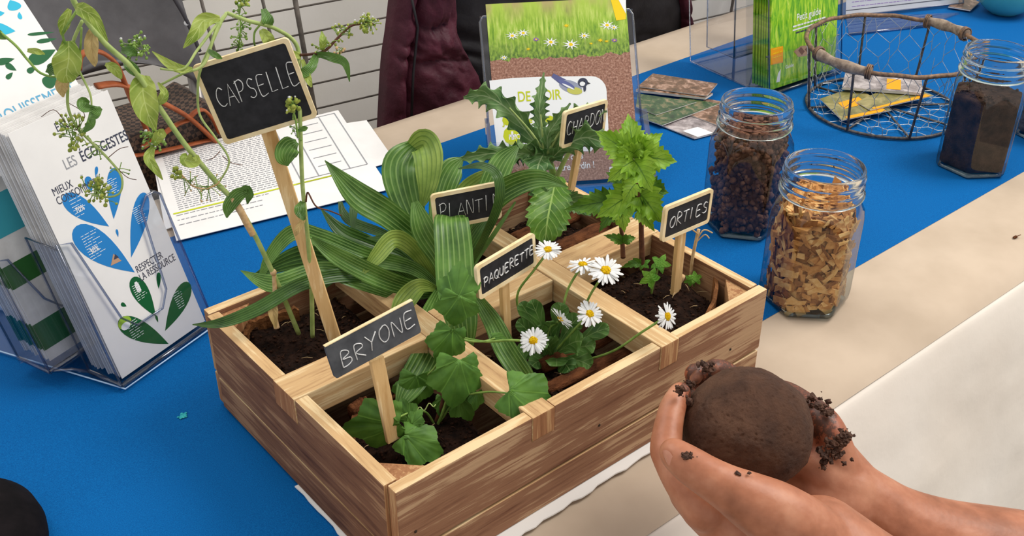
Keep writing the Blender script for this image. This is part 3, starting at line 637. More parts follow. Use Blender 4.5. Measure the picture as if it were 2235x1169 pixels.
# --- small weeds in the nettle compartment
w1 = thing('seedling', Z(1420, 640, .068), 'tiny bright green lobed seedling beside the ORTIES stake', 'seedling')
pleaf((1420, 606, .825), 26, 80, M['weed'], w1, (.3, .2), (5, .3), (15, .1)); pleaf((1441, 574, .83), 24, -60, M['weed'], w1, (.2, .3), (5, .3), (15, .1)); pleaf((1404, 575, .84), 16, -100, M['weed'], w1, (.2, .3), (5, .3))
stem([(1422, 640, .845), (1420, 610, .83)], (4, 3), M['stem_g'], w1); stem([(1422, 640, .845), (1438, 580, .835)], (4, 3), M['stem_g'], w1)
w2 = thing('seedling', Z(1515, 622, .068), 'tiny green seedling at the foot of the dry forked twig', 'seedling')
pleaf((1518, 606, .85), 17, -20, M['weed'], w2, (.2, .2), (5, .3)); pleaf((1506, 612, .85), 14, 160, M['weed'], w2, (.2, .2), (5, .3)); stem([(1515, 624, .86), (1514, 608, .852)], (4, 3), M['stem_g'], w2)
tw = MB()
for pa, r in (([(1507, 612, .86), (1512, 560, .85), (1525, 500, .84)], .0014), ([(1518, 530, .845), (1535, 502, .84), (1555, 508, .84)], .0006), ([(1518, 530, .845), (1538, 512, .84), (1548, 520, .84)], .0005), ([(1523, 510, .84), (1510, 500, .84)], .0006)):
    tw.tube(crP(pa, 10), r, 6)
tag(tw.build('dry_twig', M['dry'], smooth=True), 'dry upright forked twig between the ORTIES sign and the crate corner', 'twig')
tw = MB(); tw.tube(crP([(1492, 600, .84), (1474, 628, .845), (1455, 648, .85), (1446, 690, .855)], 14), [.0017, .0022, .0024, .002, .002, .0022, .002, .0018, .0016, .0016, .0015, .0014, .0012, .001], 7); tw.tube(crP([(1446, 690, .855), (1425, 706, .85), (1408, 712, .85)], 6), .0006, 5)
tag(tw.build('dry_twig', M['dry'], smooth=True), 'short crooked dry twig at the foot of the ORTIES stake', 'twig')
# --- daisies
da = thing('daisy_plant', Z(1200, 770, .058), 'white and yellow daisies with spoon-shaped leaves in front middle compartment', 'plant')
def flower(c, r, nrm, pets=17, stalk=None, droop=0, ell=0):
    C = P(*c); k = c[2]/F; R_ = r*k; nn = (RT*nrm[0]-UP*nrm[1]-FW*nrm[2]).normalized(); ex = nn.orthogonal().normalized(); ey = nn.cross(ex)
    st = MB(); q = cr(stalk, 20); tip = C-nn*R_*.15
    pts = [P(*a) for a in q]; pts[-1] = tip; st.tube(pts, [.0012*k*1500/1.0*.5]*len(pts) if False else .0009, 7)
    fl = st.build('flower', M['stem_g'], da, True)
    b = MB()
    for layer in range(2):
        for i in range(pets):
            a = 2*math.pi*(i+layer*.5+random.uniform(-.25, .25))/pets; d = ex*math.cos(a)+ey*math.sin(a); s = nn.cross(d); L = R_*random.uniform(.84, 1.08); w = R_*.088
            up_ = random.uniform(-.12, .26)-droop+layer*.05; vs = []; fs = []
            for j, (f, ww) in enumerate(((.22, .5), (.5, .95), (.8, 1.0), (.95, .7), (1, .25))):
                p = C+d*(L*f)+nn*(up_*L*f-.10*L*f*f+layer*.0003)
                for x in (-1, 0, 1): vs.append(p+s*(x*w*ww)+nn*((1-abs(x))*w*.25))
            for j in range(4): fs += [(j*3, j*3+1, j*3+4, j*3+3), (j*3+1, j*3+2, j*3+5, j*3+4)]
            b.add(vs, fs)
    WL[fl.name] = WL[da.name]
    b.build('petals', M['petal'], fl, True, autonorm=False)
    b = MB(); n = 14; rr = R_*.30
    prof = [(0.0001, .55*rr)]+[(rr*math.sin(t), rr*.55*math.cos(t)) for t in (.3, .6, .9, 1.2, 1.5)]+[(rr*.6, -.2*rr)]
    vs = []
    for (rad, z) in prof:
        for j in range(n): a = 6.283*j/n; vs.append(C+(ex*math.cos(a)+ey*math.sin(a))*rad*(1+.05*math.sin(7*a))+nn*(z+.0002))
    b.add(vs, [(i*n+j, i*n+(j+1) % n, (i+1)*n+(j+1) % n, (i+1)*n+j) for i in range(len(prof)-1) for j in range(n)])
    for k2 in range(60):
        a = random.random()*6.283; t = math.acos(1-random.random()); p = C+(ex*math.cos(a)+ey*math.sin(a))*(rr*math.sin(t))+nn*(rr*.55*math.cos(t)+.0002)
        b.ball(p, R_*.035, 5, 3)
    b.build('disc', M['disc'], fl, True)
root_ = (1205, 775, .79)
flower((1196, 545, .755), 31, (-.1, -.75, .7), stalk=[root_, (1140, 690, .785), (1130, 640, .775), (1165, 590, .765), (1194, 552, .757)])
flower((1272, 577, .765), 33, (.0, -.95, .5), stalk=[root_, (1225, 690, .78), (1240, 630, .775), (1270, 580, .767)], droop=.12)
flower((1322, 590, .755), 38, (.1, -.6, .85), stalk=[root_, (1260, 700, .78), (1290, 640, .77), (1320, 595, .757)])
flower((1287, 685, .755), 31, (.25, -.35, .95), stalk=[root_, (1235, 740, .775), (1262, 710, .765), (1285, 690, .757)])
flower((1222, 698, .765), 30, (.85, -.8, .25), stalk=[root_, (1195, 740, .775), (1200, 715, .77), (1218, 702, .766)], droop=-.25)
flower((1164, 743, .735), 32, (-.1, -.3, 1), stalk=[(1015, 738, .745), (1060, 745, .742), (1110, 742, .738), (1162, 744, .737)])
flower((1456, 690, .74), 31, (.75, -.1, .8), stalk=[root_, (1270, 785, .785), (1340, 765, .768), (1400, 725, .752), (1452, 692, .742)], droop=.1)
for (a, c, w) in (((1205, 775, .785), (1158, 655, .765), 36), ((1205, 775, .785), (1200, 700, .765), 34), ((1200, 775, .785), (1135, 660, .775), 34), ((1215, 770, .785), (1270, 745, .765), 60), ((1205, 775, .785), (1265, 690, .775), 44),
                  ((1215, 775, .785), (1330, 715, .775), 36), ((1215, 780, .785), (1290, 800, .775), 44), ((1200, 785, .785), (1160, 800, .77), 36), ((1210, 780, .785), (1245, 810, .77), 44), ((1195, 780, .785), (1128, 700, .775), 30),
                  ((1190, 780, .785), (1130, 770, .77), 40), ((1210, 770, .785), (1225, 660, .775), 40), ((1198, 780, .785), (1170, 715, .765), 42), ((1205, 780, .785), (1195, 745, .755), 46), ((1205, 780, .785), (1300, 755, .778), 40), ((1215, 780, .785), (1215, 800, .765), 50)):
    leaf([a, (a[0]*.6+c[0]*.4, a[1]*.6+c[1]*.4-6, a[2]*.6+c[2]*.4), (a[0]*.25+c[0]*.75, a[1]*.25+c[1]*.75-6, a[2]*.25+c[2]*.75), (a[0]*.06+c[0]*.94, a[1]*.06+c[1]*.94-2, c[2]), c], [w*.2, w*.35, w*1.0, w*.8, w*.1], M['daisyleaf'], da, fold=.2, n=24, rip=.1)
# --- bryony
br = thing('bryony_vine', Z(955, 925, .052), 'bright green lobed bryony vine spilling over the front left compartment', 'plant')
BL = [((996, 632, .725), 48, -88, (.1, .25), 1.0), ((1000, 668, .72), 40, 100, (.3, .2), 1.2), ((978, 745, .725), 46, 110, (.2, .3), .95), ((1000, 820, .715), 58, 95, (.1, .35), 1.05), ((1148, 868, .70), 66, 25, (.15, .3), .95),
      ((832, 930, .70), 64, 170, (-.1, .45), .95), ((912, 965, .705), 54, 30, (.1, .45), .9), ((905, 845, .74), 44, 100, (.2, .3), 1.0), ((1010, 880, .735), 34, 60, (.1, .3), 1.0), ((1040, 868, .725), 22, 95, (0, .2), .8), ((890, 905, .715), 30, -120, (.1, .3), .9), ((965, 880, .74), 22, 100, (0, .2), .9), ((905, 915, .71), 20, -60, (0, .3), 1), ((1085, 735, .75), 18, 10, (0, .2), .6)]
for i, (c, r, rot, ti, asp) in enumerate(BL): pleaf(c, r*1.13, rot, M['bryony'], br, ti, (5, .15), (25, .06), asp, .28, tip=.18)
for pa in ([(955, 930, .745), (975, 870, .735), (985, 800, .735), (960, 760, .735), (985, 700, .73), (1000, 650, .73)], [(950, 930, .745), (930, 900, .735), (900, 898, .72), (860, 915, .705)], [(960, 920, .745), (1000, 870, .735), (1060, 855, .715), (1110, 858, .705)],
           [(985, 720, .73), (1010, 740, .735), (1050, 745, .74), (1080, 738, .745)], [(955, 925, .745), (985, 860, .735), (998, 830, .72)], [(900, 898, .72), (925, 925, .715)], [(985, 730, .735), (950, 800, .74), (915, 830, .745)]):
    stem(pa, (6, 4), M['stem_g'], br)
stem([(948, 932, .75), (962, 890, .742), (972, 850, .738)], (11, 8), M['stem_d'], br)
# tendril
q = [P(900+t*3, 900-t*1.2+6*math.sin(t*.9), .715-.0002*t) for t in range(18)]; b = MB(); b.tube(q, .0004, 5); b.build('tendril', M['stem_p'], br, True)
# --- capselle (shepherd's purse)
ca = thing('shepherds_purse', Z(665, 725, .066), 'tall straggling seeding weed with wilted pale leaves behind the CAPSELLE sign', 'plant')
S1 = [(652, 728, .79), (600, 605, .755), (530, 465, .72), (470, 395, .70), (400, 310, .68), (345, 230, .665), (290, 150, .65), (225, 90, .64), (165, 10, .63), (150, -40, .62)]
stem(S1, (11, 13), M['stem_p'], ca, n=60)
S2 = [(682, 735, .79), (680, 640, .77), (672, 520, .74), (660, 400, .72), (655, 260, .70), (652, 180, .70), (648, 100, .70), (600, 62, .69), (540, 45, .68), (495, 28, .675)]
stem(S2, (10, 9), M['stem_p'], ca, n=60)
stem([(495, 28, .675), (470, 70, .67), (445, 140, .665), (400, 160, .66), (350, 185, .66)], (8, 5), M['stem_p'], ca, n=30)
stem([(495, 28, .675), (468, 60, .67), (430, 110, .66), (400, 150, .655), (350, 150, .655)], (7, 5), M['stem_p'], ca, n=30)
stem([(482, 50, .672), (455, 110, .67), (438, 150, .672), (432, 190, .68), (436, 250, .69), (470, 300, .69), (500, 350, .695), (480, 395, .70)], (7, 4), M['stem_p'], ca, n=50)
stem([(480, 395, .70), (468, 405, .70), (445, 412, .70), (420, 405, .70), (400, 385, .70), (385, 372, .70)], (4, 3), M['dry'], ca, n=30)
stem([(180, 45, .64), (160, 90, .645), (152, 140, .65), (148, 190, .655), (150, 240, .66), (175, 285, .665), (235, 345, .67), (265, 385, .67), (262, 420, .67), (235, 430, .67), (200, 425, .67)], (8, 4), M['stem_p'], ca, n=60)
stem([(170, 20, .635), (150, 50, .635), (137, 75, .64), (145, 100, .645)], (7, 5), M['stem_g'], ca)
stem([(0, 70, .66), (35, 100, .66), (60, 130, .66), (90, 160, .66), (130, 165, .655), (170, 130, .65), (178, 60, .64)], (6, 5), M['stem_g'], ca, n=40)
stem([(165, 140, .65), (195, 200, .65), (200, 230, .65)], (6, 4), M['stem_p'], ca)
stem([(655, 120, .70), (680, 118, .70), (710, 110, .70), (740, 80, .70), (770, 55, .70), (815, 52, .70)], (7, 5), M['stem_d'], ca, n=30)
stem([(520, 110, .69), (525, 60, .69), (522, 20, .69), (520, -10, .69)], (4, 3), M['stem_g'], ca)
stem([(580, 20, .69), (570, 50, .69), (556, 70, .69), (555, 95, .69), (562, 108, .70)], (5, 4), M['stem_g'], ca)
stem([(650, 300, .70), (645, 260, .695), (638, 235, .69), (640, 220, .69)], (5, 4), M['stem_g'], ca)
stem([(668, 440, .725), (672, 420, .72), (690, 450, .72), (720, 460, .73), (745, 470, .74)], (4, 3), M['stem_d'], ca)
# dried swollen node
stem([(505, 430, .71), (525, 460, .715), (540, 490, .72), (552, 512, .725)], (18, 14), M['dry'], ca, 'dry_node')
stem([(598, 600, .753), (600, 640, .76), (598, 680, .765), (604, 715, .77)], (9, 14), M['dry'], ca, 'dry_node')
leaf([(598, 655, .758), (596, 680, .756), (602, 715, .758)], [8, 22, 4], M['dryleaf'], ca, fold=.6)
b = MB(); b.ball(P(597, 594, .752), .0024, 8, 6, .2); b.build('dry_node', M['dry'], ca, True)
CLF = [([(165, 15, .63), (178, 20, .625), (205, 40, .625), (235, 90, .63)], [6, 26, 24, 3], 'capsleaf', 0), ([(205, 60, .64), (200, 95, .638), (205, 130, .64), (208, 145, .64)], [10, 28, 18, 3], 'dryleaf', 20),
 ([(152, 20, .635), (140, 50, .635), (135, 78, .64)], [8, 22, 3], 'capsleaf', 0), ([(150, 90, .645), (150, 130, .642), (145, 160, .645), (150, 180, .65)], [20, 52, 44, 8], 'capsleaf', 10), ([(140, 160, .65), (135, 190, .65), (138, 212, .65)], [14, 24, 3], 'dryleaf', 0),
 ([(315, 165, .66), (312, 200, .655), (322, 245, .655), (340, 285, .66)], [20, 48, 42, 3], 'capsleaf', 0), ([(300, 180, .66), (296, 215, .657), (312, 260, .66)], [8, 16, 3], 'dryleaf', 0),
 ([(480, 40, .67), (445, 45, .665), (425, 75, .66), (400, 105, .66)], [10, 28, 24, 2], 'capsleaf', 0), ([(345, 225, .66), (355, 215, .655), (358, 200, .655), (345, 180, .66)], [8, 18, 14, 3], 'capsleaf', 0),
 ([(420, 150, .66), (395, 150, .655), (370, 140, .655), (332, 112, .66)], [6, 16, 16, 2], 'capsleaf', 0), ([(335, 320, .67), (325, 345, .665), (340, 370, .665), (355, 392, .67)], [8, 20, 14, 2], 'capsleaf', 0),
 ([(335, 315, .67), (345, 300, .665), (352, 290, .665), (325, 298, .67)], [8, 20, 16, 2], 'capsleaf', 0), ([(545, 415, .71), (520, 425, .708), (500, 450, .71), (495, 475, .712)], [12, 26, 24, 3], 'plantain', 0), ([(520, 420, .71), (540, 410, .707), (545, 425, .71), (540, 445, .712)], [8, 18, 18, 3], 'plantain', 30),
 ([(410, 340, .685), (405, 348, .68), (425, 352, .68), (432, 338, .68)], [10, 24, 22, 4], 'capsleaf', 0), ([(648, 310, .71), (632, 320, .705), (622, 340, .705), (628, 362, .71)], [10, 40, 38, 3], 'plantain', 0), ([(650, 285, .70), (665, 280, .70), (672, 278, .70)], [6, 10, 2], 'plantain', 0),
 ([(655, 122, .70), (620, 118, .69), (585, 130, .688), (562, 160, .69)], [14, 14, 12, 2], 'capsleaf', 20), ([(690, 120, .70), (680, 145, .692), (660, 160, .69), (650, 158, .69)], [10, 18, 18, 4], 'plantain', 0), ([(690, 118, .70), (730, 125, .695), (755, 140, .695), (763, 178, .70)], [10, 18, 14, 2], 'plantain', 15),
 ([(703, 110, .70), (705, 90, .695), (702, 68, .70)], [6, 14, 2], 'capsleaf', 0), ([(660, 130, .70), (672, 170, .69), (680, 190, .69)], [6, 14, 3], 'capsleaf', 0), ([(575, 20, .69), (585, 45, .685), (590, 60, .69)], [8, 22, 4], 'plantain', 0), ([(570, 65, .69), (585, 85, .685), (590, 98, .69)], [8, 24, 6], 'capsleaf', 0),
 ([(455, 110, .665), (470, 120, .66), (485, 128, .665)], [6, 12, 2], 'plantain', 0), ([(195, 225, .65), (180, 222, .645), (185, 235, .645), (220, 235, .65)], [8, 18, 18, 3], 'plantain', 0), ([(200, 245, .655), (198, 270, .65), (180, 290, .655)], [8, 16, 3], 'plantain', 0), ([(220, 235, .65), (205, 248, .648), (200, 250, .65)], [8, 22, 6], 'plantain', 0),
 ([(60, 110, .66), (80, 112, .655), (98, 118, .66)], [6, 12, 2], 'capsleaf', 0), ([(105, 160, .655), (120, 150, .65), (138, 160, .655)], [10, 24, 8], 'plantain', 0), ([(0, 65, .66), (-6, 75, .66), (15, 85, .66)], [10, 18, 3], 'plantain', 0),
 ([(265, 110, .655), (285, 112, .65), (300, 120, .655)], [8, 20, 4], 'plantain', 0), ([(270, 130, .655), (290, 150, .65), (305, 165, .655)], [8, 22, 4], 'plantain', 10), ([(230, 140, .65), (250, 150, .648), (265, 172, .655)], [6, 20, 4], 'capsleaf', 0), ([(660, 440, .725), (655, 460, .72), (665, 480, .72)], [8, 22, 6], 'plantain', 0), ([(668, 470, .73), (650, 500, .725), (645, 515, .727)], [6, 12, 2], 'dryleaf', 0)]
for i, (pa, w, mt, tw_) in enumerate(CLF): leaf(pa, [x*1.15 for x in w], M[mt], ca, fold=.35, twist=tw_, n=20, rip=.25, seed=i)
def cluster(name, c, spread, n, d, podr, L, mt='pod', along=None):
    b = MB(); rnd = random.Random(int(c[0]*7+c[1]))
    for i in range(n):
        if along: k = rnd.random()*(len(along)-1); a0 = min(int(k), len(along)-2); f = k-a0; o = [along[a0][j]*(1-f)+along[a0+1][j]*f for j in range(2)]
        else: o = [c[0]+rnd.gauss(0, spread*.25), c[1]+rnd.gauss(0, spread*.25)]
        a = rnd.random()*6.28; l = L*rnd.uniform(.6, 1.2); e = (o[0]+math.cos(a)*l, o[1]+math.sin(a)*l); dd = d+rnd.uniform(-.006, .006)
        p0, p1 = P(*o, d), P(*e, dd); b.tube([p0, (p0+p1)/2+UP*.0006, p1], .0003, 4); r = podr*rnd.uniform(.6, 1.1)*d/F
        b.ball(p1, r, 6, 4, .15, (1, .5, 1), 1)
        if rnd.random() < .2: b.ball(p1+UP*r*1.2, r*.7, 5, 3, .2, (1, 1, 1), 2)
    return b.build(name, [M['stem_g'], M[mt], M['petal']], ca, True)
cluster('seed_cluster', (300, 100), 40, 40, .655, 5, 18, 'stem_g'); cluster('seed_cluster', (160, 290), 40, 40, .66, 5, 26); cluster('seed_cluster', (215, 420), 40, 44, .67, 5, 22)
cluster('seed_cluster', (335, 305), 30, 26, .67, 4.5, 20, 'stem_g'); cluster('seed_cluster', (385, 375), 14, 14, .70, 5, 10); cluster('seed_cluster', (420, 408), 0, 30, .70, 2.5, 26, 'dry', [(470, 405), (445, 413), (420, 405), (400, 390)])
cluster('seed_cluster', (700, 0), 0, 60, .70, 3.5, 20, 'pod', [(700, 110), (720, 95), (745, 75), (770, 55), (800, 50), (815, 55)]); cluster('seed_cluster', (800, 52), 20, 26, .70, 5, 12)
cluster('seed_cluster', (522, 0), 0, 44, .69, 3.5, 20, 'stem_g', [(520, 108), (525, 60), (522, 10)]); cluster('seed_cluster', (638, 228), 16, 30, .69, 5.5, 12); cluster('seed_cluster', (635, 285), 0, 12, .70, 3, 14, 'stem_g', [(638, 240), (645, 300)])
cluster('seed_cluster', (240, 330), 0, 18, .67, 2.2, 26, 'stem_g', [(200, 310), (240, 345), (262, 380)]); cluster('seed_cluster', (740, 112), 14, 12, .70, 4, 10, 'dryleaf' if False else 'dry'); cluster('seed_cluster', (530, 5), 12, 14, .69, 5, 10)
for pa in ([(150, 280, .66), (120, 240, .66), (90, 255, .66)], [(165, 285, .66), (185, 250, .66), (150, 225, .66)], [(235, 345, .67), (260, 325, .67), (280, 320, .67)], [(240, 350, .67), (275, 385, .67), (298, 392, .67)], [(480, 330, .70), (465, 345, .70), (450, 350, .70)], [(485, 340, .70), (505, 355, .70), (530, 360, .70)]):
    stem(pa, (2, 1.5), M['stem_d'], ca, 'side_stalk', 10, 5)
# ------------------------------------------------------------------ printed matter helpers
def flatmat(name, c, rough=.55): return mat(name, c, None, rough, .25)
INK = {'navy': flatmat('ink_navy', (62, 66, 84)), 'blue': flatmat('ink_blue', (38, 128, 198)), 'cyan': flatmat('ink_cyan', (40, 180, 214)), 'green': flatmat('ink_dark_green', (14, 92, 48)),
       'white': flatmat('ink_white', (238, 240, 240)), 'grey': flatmat('ink_grey', (150, 152, 158)), 'yellow': flatmat('ink_yellow', (240, 206, 30)), 'lime': flatmat('ink_lime', (196, 206, 40)),
       'black': flatmat('ink_black', (30, 32, 38)), 'orange': flatmat('ink_orange', (240, 160, 20)), 'violet': flatmat('ink_violet', (150, 90, 190)), 'tan': flatmat('ink_tan', (190, 150, 120)), 'brown': flatmat('ink_brown', (120, 74, 56))}
paper = mat('white_paper', (232, 230, 228), (238, 236, 234), .6, .25, 30)
paper_e = mat('paper_edge', (206, 204, 202), (226, 224, 222), .7, .2, 60)
class Sheet:
    """a flat rectangular page: origin bottom-left, ex along width, ey along height (unit), nn towards the reader"""
    def __init__(s, o, ex, ey, w, h):
        s.o = Vector(o); s.ex = Vector(ex).normalized(); ey = Vector(ey); s.ey = (ey-s.ex*ey.dot(s.ex)).normalized(); s.n = s.ex.cross(s.ey)
        s.w, s.h = w, h
    def q(s, x, y, z=0): return s.o+s.ex*(x*s.w)+s.ey*(y*s.h)+s.n*z
    def inv(s, u, v):
        p = PL(u, v, s.o, s.n)-s.o; return p.dot(s.ex)/s.w, p.dot(s.ey)/s.h
    def slab(s, name, mats, parent, t=.0004, z=0, ins=0):
        b = MB(); c = [(ins, ins), (1-ins, ins), (1-ins, 1-ins), (ins, 1-ins)]
        b.add([s.q(x, y, z-t) for x, y in c]+[s.q(x, y, z) for x, y in c], [(3, 2, 1, 0), (4, 5, 6, 7), (0, 1, 5, 4), (1, 2, 6, 5), (2, 3, 7, 6), (3, 0, 4, 7)], 0, [c_ for c_ in c]*2)
        return b.build(name, mats, parent)
    def shape(s, name, pts, mt, parent, z=.00015):
        b = MB(); b.add([s.q(x, y, z) for x, y in pts], [tuple(range(len(pts)))], 0, pts); return b.build(name, mt, parent, autonorm=False)
    def text(s, txt, x, y, size, mt, parent, z=.0002, rot=0, align='LEFT', bold=0, squeeze=1.0):
        cu = bpy.data.curves.new('t', 'FONT'); cu.body = txt; cu.size = size; cu.align_x = align; cu.offset = bold; cu.space_line = .85
        to = bpy.data.objects.new('t', cu); COL.objects.link(to); dg = bpy.context.evaluated_depsgraph_get(); me = bpy.data.meshes.new_from_object(to.evaluated_get(dg))
        b = MB(); ca_, sa = math.cos(rot), math.sin(rot); o = s.q(x, y, z)
        b.add([o+s.ex*(v.co.x*squeeze*ca_-v.co.y*sa)+s.ey*(v.co.x*squeeze*sa+v.co.y*ca_) for v in me.vertices], [tuple(p.vertices) for p in me.polygons])
        bpy.data.objects.remove(to); bpy.data.meshes.remove(me); bpy.data.curves.remove(cu)
        return b.build('lettering', mt, parent, autonorm=False)
    def lines(s, x0, x1, y0, y1, n, mt, parent, th=.0004, z=.0002, seed=1, ragged=.25, name='text_lines', words=True):
        b = MB(); rnd = random.Random(seed)
        for i in range(n):
            y = y1+(y0-y1)*i/max(1, n-1); x = x0; xe = x1-(x1-x0)*ragged*rnd.random()
            while x < xe:
                l = min(rnd.uniform(.008, .03)/s.w*.25, xe-x) if words else xe-x; c = [s.q(x, y, z), s.q(x+l, y, z), s.q(x+l, y+th/s.h, z), s.q(x, y+th/s.h, z)]; b.add(c, [(0, 1, 2, 3)]); x += l+.0011/s.w
        return b.build(name, mt, parent, autonorm=False)
def drop(cx, cy, L, w, ang, asp):
    """leaf/drop outline, tip at (cx,cy), body towards ang; asp = sheet w/h"""
    pts = []
    for i in range(28):
        t = 2*math.pi*i/28; r = L/2*(1-math.cos(t)); yy = w*math.sin(t)*((1-math.cos(t))/2)**.55
        x = r*math.cos(ang)-yy*math.sin(ang); y = r*math.sin(ang)+yy*math.cos(ang); pts.append((cx+x, cy+y*asp))
    return pts
acr = clear('clear_acrylic', (250, 251, 253), (168, 176, 196), .1)
acr_e = clear('acrylic_edge', (196, 206, 226), (110, 124, 160), .9, 1.5, .08)
# ------------------------------------------------------------------ left leaflet holder with leaflets
lw, lh, lean, yaw = .0912, .205, .3067, .3477
e = Vector((math.cos(yaw), math.sin(yaw), 0)); nb = Vector((-e.y, e.x, 0)); upv = Vector((0, 0, math.cos(lean)))+nb*math.sin(lean)
o0 = Vector((-.0485, .3081, .008)); fn = e.cross(upv)
def leafletthing(o, label, group=None):
    t = thing('leaflet', o+e*lw/2, label, 'leaflet', group); return t, Sheet(o, e, upv, lw, lh)
t, s = leafletthing(o0, 'front white eco-tips leaflet printed with blue and green leaf shapes'); s.slab('page', paper, t)
A = lw/lh
s.text('EAUX', .40, .935, .010, INK['navy'], t, rot=.0, squeeze=.7); s.text('LES', .33, .80, .0115, INK['grey'], t, squeeze=.7); s.text('ÉCO-GESTES', .50, .80, .0115, INK['navy'], t, bold=.00012, squeeze=.72)
s.text('MIEUX\nCONSOMMER', .135, .735, .0085, INK['navy'], t, squeeze=.72); s.text('RESPECTER\nLA RESSOURCE', .55, .325, .0085, INK['navy'], t, squeeze=.66)
def dpx(tip, body, wpx, mt, lines_=0, seed=0, num=None):
    a = s.inv(*tip); c = s.inv(*body); dx, dy = (c[0]-a[0])*lw, (c[1]-a[1])*lh; L = math.hypot(dx, dy); ang = math.atan2(dy, dx); w = wpx*.74/F
    pts = drop(0, 0, L, w, ang, 1); s.shape('print', [(a[0]+x/lw, a[1]+y/lh) for x, y in pts], mt, t)
    if lines_:
        cx, cy = a[0]+(c[0]-a[0])*.66, a[1]+(c[1]-a[1])*.66
        s.lines(cx-.55*w/lw, cx+.5*w/lw, cy-.6*w/lh, cy+.65*w/lh, lines_, INK['white'], t, .0004, .0003, seed, .45)
    if num: 
        cx, cy = a[0]+(c[0]-a[0])*.62, a[1]+(c[1]-a[1])*.62; s.text(num, cx-.5*w/lw, cy-.2*w/lh, .006, INK['white'], t, z=.0004, bold=.0001, squeeze=.8)
dpx((238, 494), (137, 428), 34, INK['blue'], 6, 1, '70%'); dpx((248, 478), (250, 366), 28, INK['blue'], 8, 2); dpx((286, 562), (316, 420), 32, INK['blue'], 9, 3); dpx((294, 594), (160, 500), 50, INK['blue'], 10, 4, '30%')
dpx((200, 420), (190, 385), 14, INK['blue'], 0); dpx((209, 388), (211, 363), 6, INK['blue']); dpx((258, 517), (254, 500), 5, INK['blue'])
dpx((340, 690), (288, 606), 32, INK['green'], 8, 5); dpx((360, 722), (412, 616), 34, INK['green'], 8, 6); dpx((368, 750), (258, 700), 36, INK['green'], 8, 7); dpx((346, 630), (346, 594), 9, INK['green']); dpx((276, 668), (264, 662), 7, INK['green']); dpx((345, 703), (340, 688), 5, INK['green'])
c_ = s.inv(272, 704); s.shape('print', [(c_[0]+.0065*math.cos(a*.5)/lw, c_[1]+.005*math.sin(a*.5)/lh) for a in range(12)], mat('ink_apple', (150, 190, 60)), t, .0003)
c_ = s.inv(274, 711); s.shape('print', [(c_[0]+.0045*math.cos(a*.5)/lw, c_[1]+.003*math.sin(a*.5)/lh) for a in range(12)], INK['white'], t, .0004)
c_ = s.inv(300, 626); s.shape('print', [(c_[0]+x*.002/lw, c_[1]+y*.002/lh) for x, y in ((-1, -2), (1, -2), (1, 1), (.5, 2.3), (-.5, 2.3), (-1, 1))], INK['white'], t, .0003)
c_ = s.inv(250, 566); s.shape('print', [(c_[0]+x*.0045/lw, c_[1]+y*.0045/lh) for x, y in ((-1.2, -.6), (1.1, -.8), (.2, 1))], INK['tan'], t, .0003)
c_ = s.inv(252, 560); s.shape('print', [(c_[0]+x*.0022/lw, c_[1]+y*.0022/lh) for x, y in ((-1.2, -.6), (1.1, -.8), (.2, 1))], INK['navy'], t, .0004)
# pages behind: first few, each a thing
def stack(o, n, step, w, h, ups, mts, label, group, z=0, band=None, jit=.002):
    base = None; rnd = random.Random(n)
    for i in range(n):
        oo = Vector(o)+nb*(step*i); 
        if base is None:
            r = thing('leaflet', oo+e*w/2, label, 'leaflet', group); sh = Sheet(oo, e, ups, w, h); sh.slab('page', mts, r, step*.55)
            if band:
                for (b0, b1, bm) in band: sh.shape('print', [(0, b0), (1, b0), (1, b1), (0, b1)], bm, r, .0002); bb3 = MB(); bb3.add([sh.q(-.003, b0, .0002), sh.q(-.003, b1, .0002), sh.q(-.003, b1, -step*.55), sh.q(-.003, b0, -step*.55)], [(0, 1, 2, 3)]); bb3.build('print', bm, r, autonorm=False)
            base = r
        else:
            r = base.copy(); COL.objects.link(r); r.location = oo+e*w/2+e*rnd.uniform(-jit, jit)+Vector((0, 0, rnd.uniform(0, jit)))
            for ch in base.children: c2 = ch.copy(); COL.objects.link(c2); c2.parent = r
stack(o0+nb*.0022+Vector((0, 0, .0004)), 16, .0020, lw, lh*.985, upv, paper_e, 'plain white leaflet packed behind the front eco-tips leaflet', 'leaflets packed in the front pocket')
up2 = Vector((0, 0, math.cos(.36)))+nb*math.sin(.36)
stack(o0+nb*.052+Vector((0, 0, .012))-e*.022, 14, .0021, lw, lh*.9, up2, paper_e, 'white leaflet with teal and green bands packed in rear pocket', 'leaflets packed in the rear pocket', band=[(.05, .17, INK['green']), (.34, .44, mat('ink_leafgreen', (40, 96, 40))), (.55, .72, mat('ink_teal', (60, 160, 176)))])
